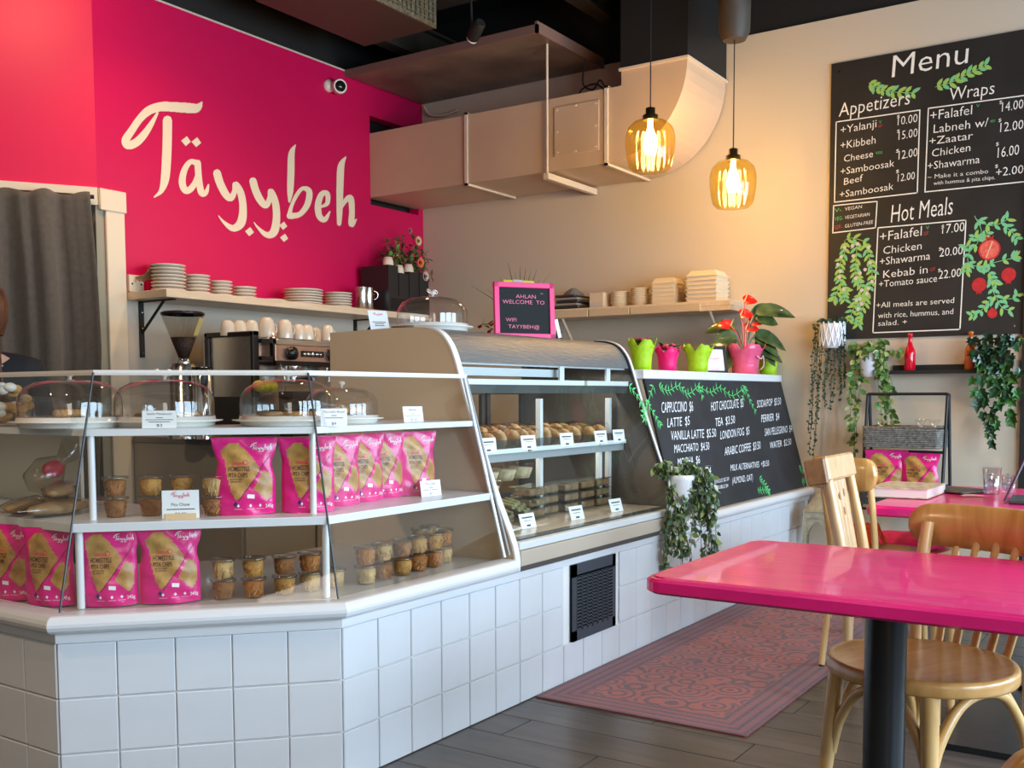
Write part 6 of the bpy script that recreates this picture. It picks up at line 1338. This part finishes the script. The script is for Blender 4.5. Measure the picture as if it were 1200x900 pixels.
c = Vector((5.22, .98, 0)); t = thing('closed_laptop', 'closed dark grey tablet lying on the far table behind the glasses', 'tablet', (c.x, c.y, .746), -.5); MB().box((0, 0, .009), (.20, .28, .016), bev=.006).obj('tablet_body', t, mat('dark_slate', (.055, .05, .045), .35))
c = Vector((5.05, .86, 0)); t = thing('paper_scrap', 'small crumpled paper scrap on the far table before the tablet', 'paper', (c.x, c.y, .747)); MB().lathe([(.0001, .006), (.03, .004), (.05, .001)], n=9, cap=False, wob=lambda a, z: 1+.3*math.sin(a*3)).obj('scrap', t, mat('pale_scrap', (.72, .45, .45), .6))
t = thing('open_laptop', 'open dark laptop with violet tinted screen at the right frame edge', 'laptop', (4.90, .69, .746), 0, None, (0, 0, math.radians(-85)))
MB().box((.125, 0, .008), (.22, .30, .014), bev=.004).obj('keyboard_base', t, mat('dark_slate', (.055, .05, .045), .35))
b = MB(); b.box((0, 0, .11), (.008, .30, .22), bev=.003); o = b.obj('screen_lid', t, mat('violet_black_lid', (.05, .018, .05), .15)); o.location = (0, 0, .012); o.rotation_euler = (0, .38, 0)
# ------------------------------------------------------------------ rug
RUG = bpy.data.materials.new('worn_red_rug'); RUG.use_nodes = True; nt_ = RUG.node_tree; N_, L_ = nt_.nodes, nt_.links; pb = N_['Principled BSDF']; pb.inputs['Roughness'].default_value = .95; pb.inputs['Sheen Weight'].default_value = .2
tc = N_.new('ShaderNodeTexCoord'); sx = N_.new('ShaderNodeSeparateXYZ'); L_.new(tc.outputs['Object'], sx.inputs[0])
def M2(op, a, b=None, cl=False):
    n = N_.new('ShaderNodeMath'); n.operation = op; n.use_clamp = cl
    for i, v in enumerate((a, b)):
        if v is None: continue
        if isinstance(v, (int, float)): n.inputs[i].default_value = v
        else: L_.new(v, n.inputs[i])
    return n.outputs[0]
RX, RY = 1.70, .445
dx = M2('SUBTRACT', RX, M2('ABSOLUTE', sx.outputs[0])); dy = M2('SUBTRACT', RY, M2('ABSOLUTE', sx.outputs[1])); dm_ = M2('MINIMUM', dx, dy)
border = M2('GREATER_THAN', .15, dm_); lines = M2('GREATER_THAN', M2('SINE', M2('MULTIPLY', dm_, 150)), .35)
vor = N_.new('ShaderNodeTexVoronoi'); vor.inputs['Scale'].default_value = 8; vor.inputs['Randomness'].default_value = .7; L_.new(tc.outputs['Object'], vor.inputs['Vector'])
med = M2('GREATER_THAN', M2('SINE', M2('MULTIPLY', vor.outputs['Distance'], 24)), .25); wv = N_.new('ShaderNodeTexNoise'); wv.inputs['Scale'].default_value = 90; L_.new(tc.outputs['Object'], wv.inputs['Vector'])
nz2 = N_.new('ShaderNodeTexNoise'); nz2.inputs['Scale'].default_value = 5; L_.new(tc.outputs['Object'], nz2.inputs['Vector'])
pat = M2('ADD', M2('MULTIPLY', border, lines), M2('MULTIPLY', M2('SUBTRACT', 1, border), med)); pat = M2('MULTIPLY', pat, M2('MULTIPLY', wv.outputs['Fac'], 1.7), True)
mixa = N_.new('ShaderNodeMix'); mixa.data_type = 'RGBA'; mixa.inputs['A'].default_value = (.30, .055, .035, 1); mixa.inputs['B'].default_value = (.20, .045, .055, 1); L_.new(border, mixa.inputs['Factor'])
mixb = N_.new('ShaderNodeMix'); mixb.data_type = 'RGBA'; L_.new(mixa.outputs['Result'], mixb.inputs['A']); mixb.inputs['B'].default_value = (.035, .022, .035, 1); L_.new(pat, mixb.inputs['Factor'])
mixc = N_.new('ShaderNodeMix'); mixc.data_type = 'RGBA'; L_.new(mixb.outputs['Result'], mixc.inputs['A']); mixc.inputs['B'].default_value = (.30, .08, .07, 1); L_.new(M2('MULTIPLY', nz2.outputs['Fac'], .30), mixc.inputs['Factor']); L_.new(mixc.outputs['Result'], pb.inputs['Base Color'])
bpn = N_.new('ShaderNodeBump'); bpn.inputs['Strength'].default_value = .4; bpn.inputs['Distance'].default_value = .004; L_.new(wv.outputs['Fac'], bpn.inputs['Height']); L_.new(bpn.outputs[0], pb.inputs['Normal'])
t = thing('runner_rug', 'worn red patterned runner rug lying along the tiled counter', 'rug', (3.395+RX, 1.745, .0008))
b = MB(); b.prism(rr(-RX, -RY, RX, RY, .01), .006); b.obj('rug_pile', t, RUG)
# ------------------------------------------------------------------ worker behind the counter
SKIN = mat('skin', (.55, .30, .20), .5); BLK = mat('black_jersey', (.012, .011, .012), .85, bump=.1, bscale=90); HAIR = mat('auburn_hair', (.085, .026, .010), .45, var=.4, vscale=50, stretch=(1, 1, .12), bump=.4, bscale=60)
def skin(name, parent, pts, edges, m, root=0, sub=2):
    me = bpy.data.meshes.new(name); me.from_pydata([p[:3] for p in pts], edges, []); o = bpy.data.objects.new(name, me); COL.objects.link(o); o.parent = parent; me.materials.append(m)
    md = o.modifiers.new('skin', 'SKIN'); md.use_smooth_shade = True
    for i, p in enumerate(pts): v = me.skin_vertices[0].data[i]; v.radius = (p[3], p[4] if len(p) > 4 else p[3]); v.use_root = (i == root)
    s = o.modifiers.new('sub', 'SUBSURF'); s.levels = s.render_levels = sub; return o
w0 = thing('person', 'person in a black top with auburn ponytail behind the display, back turned', 'person', (2.165, 3.95, 0), math.radians(-20)); w0.scale = (.97, .97, .97)
S = [(0, 0, .92, .10, .08), (0, 0, 1.08, .10, .08), (0, 0, 1.24, .15, .105), (0, .0, 1.36, .13, .09), (0, .0, 1.43, .055, .05), (0, -.01, 1.50, .048, .048), (0, -.01, 1.56, .075, .085), (0, -.01, 1.63, .07, .085),
     (.17, 0, 1.355, .058), (.22, .05, 1.10, .043), (.17, .25, 1.0, .034), (.14, .33, .99, .026), (-.17, 0, 1.355, .058), (-.22, .05, 1.10, .043), (-.17, .25, 1.0, .034), (-.14, .33, .99, .026),
     (.09, 0, .86, .06), (.10, .01, .50, .045), (.10, -.02, .10, .042), (.10, .10, .035, .035), (-.09, 0, .86, .06), (-.10, .01, .50, .045), (-.10, -.02, .10, .042), (-.10, .10, .035, .035)]
E_ = [(0, 1), (1, 2), (2, 3), (3, 4), (4, 5), (5, 6), (6, 7), (3, 8), (8, 9), (9, 10), (10, 11), (3, 12), (12, 13), (13, 14), (14, 15), (0, 16), (16, 17), (17, 18), (18, 19), (0, 20), (20, 21), (21, 22), (22, 23)]
body = skin('body', w0, S, E_, SKIN)
shirt = skin('black_top', w0, [(0, 0, .90, .155, .125), (0, 0, 1.08, .14, .115), (0, 0, 1.24, .165, .12), (0, 0, 1.375, .15, .10), (0, 0, 1.45, .085, .075), (.175, 0, 1.36, .072), (.228, .05, 1.11, .055), (.18, .22, 1.015, .045), (-.175, 0, 1.36, .072), (-.228, .05, 1.11, .055), (-.18, .22, 1.015, .045)],
     [(0, 1), (1, 2), (2, 3), (3, 4), (3, 5), (5, 6), (6, 7), (3, 8), (8, 9), (9, 10)], BLK)
trou = skin('trousers', w0, [(0, 0, .93, .145, .12), (.09, 0, .84, .098), (.10, .01, .50, .075), (.10, -.02, .12, .06), (-.09, 0, .84, .098), (-.10, .01, .50, .075), (-.10, -.02, .12, .06)], [(0, 1), (1, 2), (2, 3), (0, 4), (4, 5), (5, 6)], mat('dark_trousers', (.02, .02, .03), .8))
MB().lathe([(.078, 1.50), (.096, 1.56), (.100, 1.62), (.085, 1.68), (.05, 1.71), (.0001, 1.718)], (0, -.022, 0), 24, Matrix.Diagonal((1, 1.12, 1, 1)), False, a0=0).obj('hair', w0, HAIR)
b = MB(); random.seed(41)
for k in range(26):
    a = k*2.4; r = .022*math.sqrt(k/26); ox, oy = r*math.cos(a), r*math.sin(a)
    b.tube(cr([(ox*.4, -.115+oy*.3, 1.62), (ox, -.15+oy, 1.55), (.01+ox*1.5, -.15+oy*1.4, 1.42+.01*math.sin(k)), (.015+ox*1.6+.008*math.sin(k*2), -.135+oy*1.5, 1.30), (.015+ox*.9, -.13+oy, 1.19+.03*math.sin(k*3))], 4), .0065, 5)
b.obj('ponytail', w0, HAIR)
for s in (-1, 1): MB().ball((s*.088, .0, 1.565), .022, 10, (.5, .8, 1.2)).obj('ear', w0, SKIN); MB().ball((s*.03, .078, 1.60), .011, 10).obj('eye', w0, mat('eye_white', (.7, .68, .65), .2))
MB().ball((0, .092, 1.565), .014, 10, (.8, 1, 1.4)).obj('nose', w0, SKIN); MB().ball((0, .080, 1.525), .018, 10, (1.2, .5, .4)).obj('mouth', w0, mat('lips', (.45, .12, .10), .5))
for s in (-1, 1):
    b = MB()
    for k in range(4): b.tube([(s*(.135+.0)-.028+.017*k, .345, .985), (s*.135-.030+.018*k, .385, .98), (s*.135-.030+.018*k, .405, .965)], [.009, .008, .006], 8)
    b.tube([(s*.135-s*.03, .335, .985), (s*.135-s*.05, .36, .98), (s*.135-s*.05, .38, .97)], [.010, .009, .007], 8); b.obj('fingers', w0, SKIN)
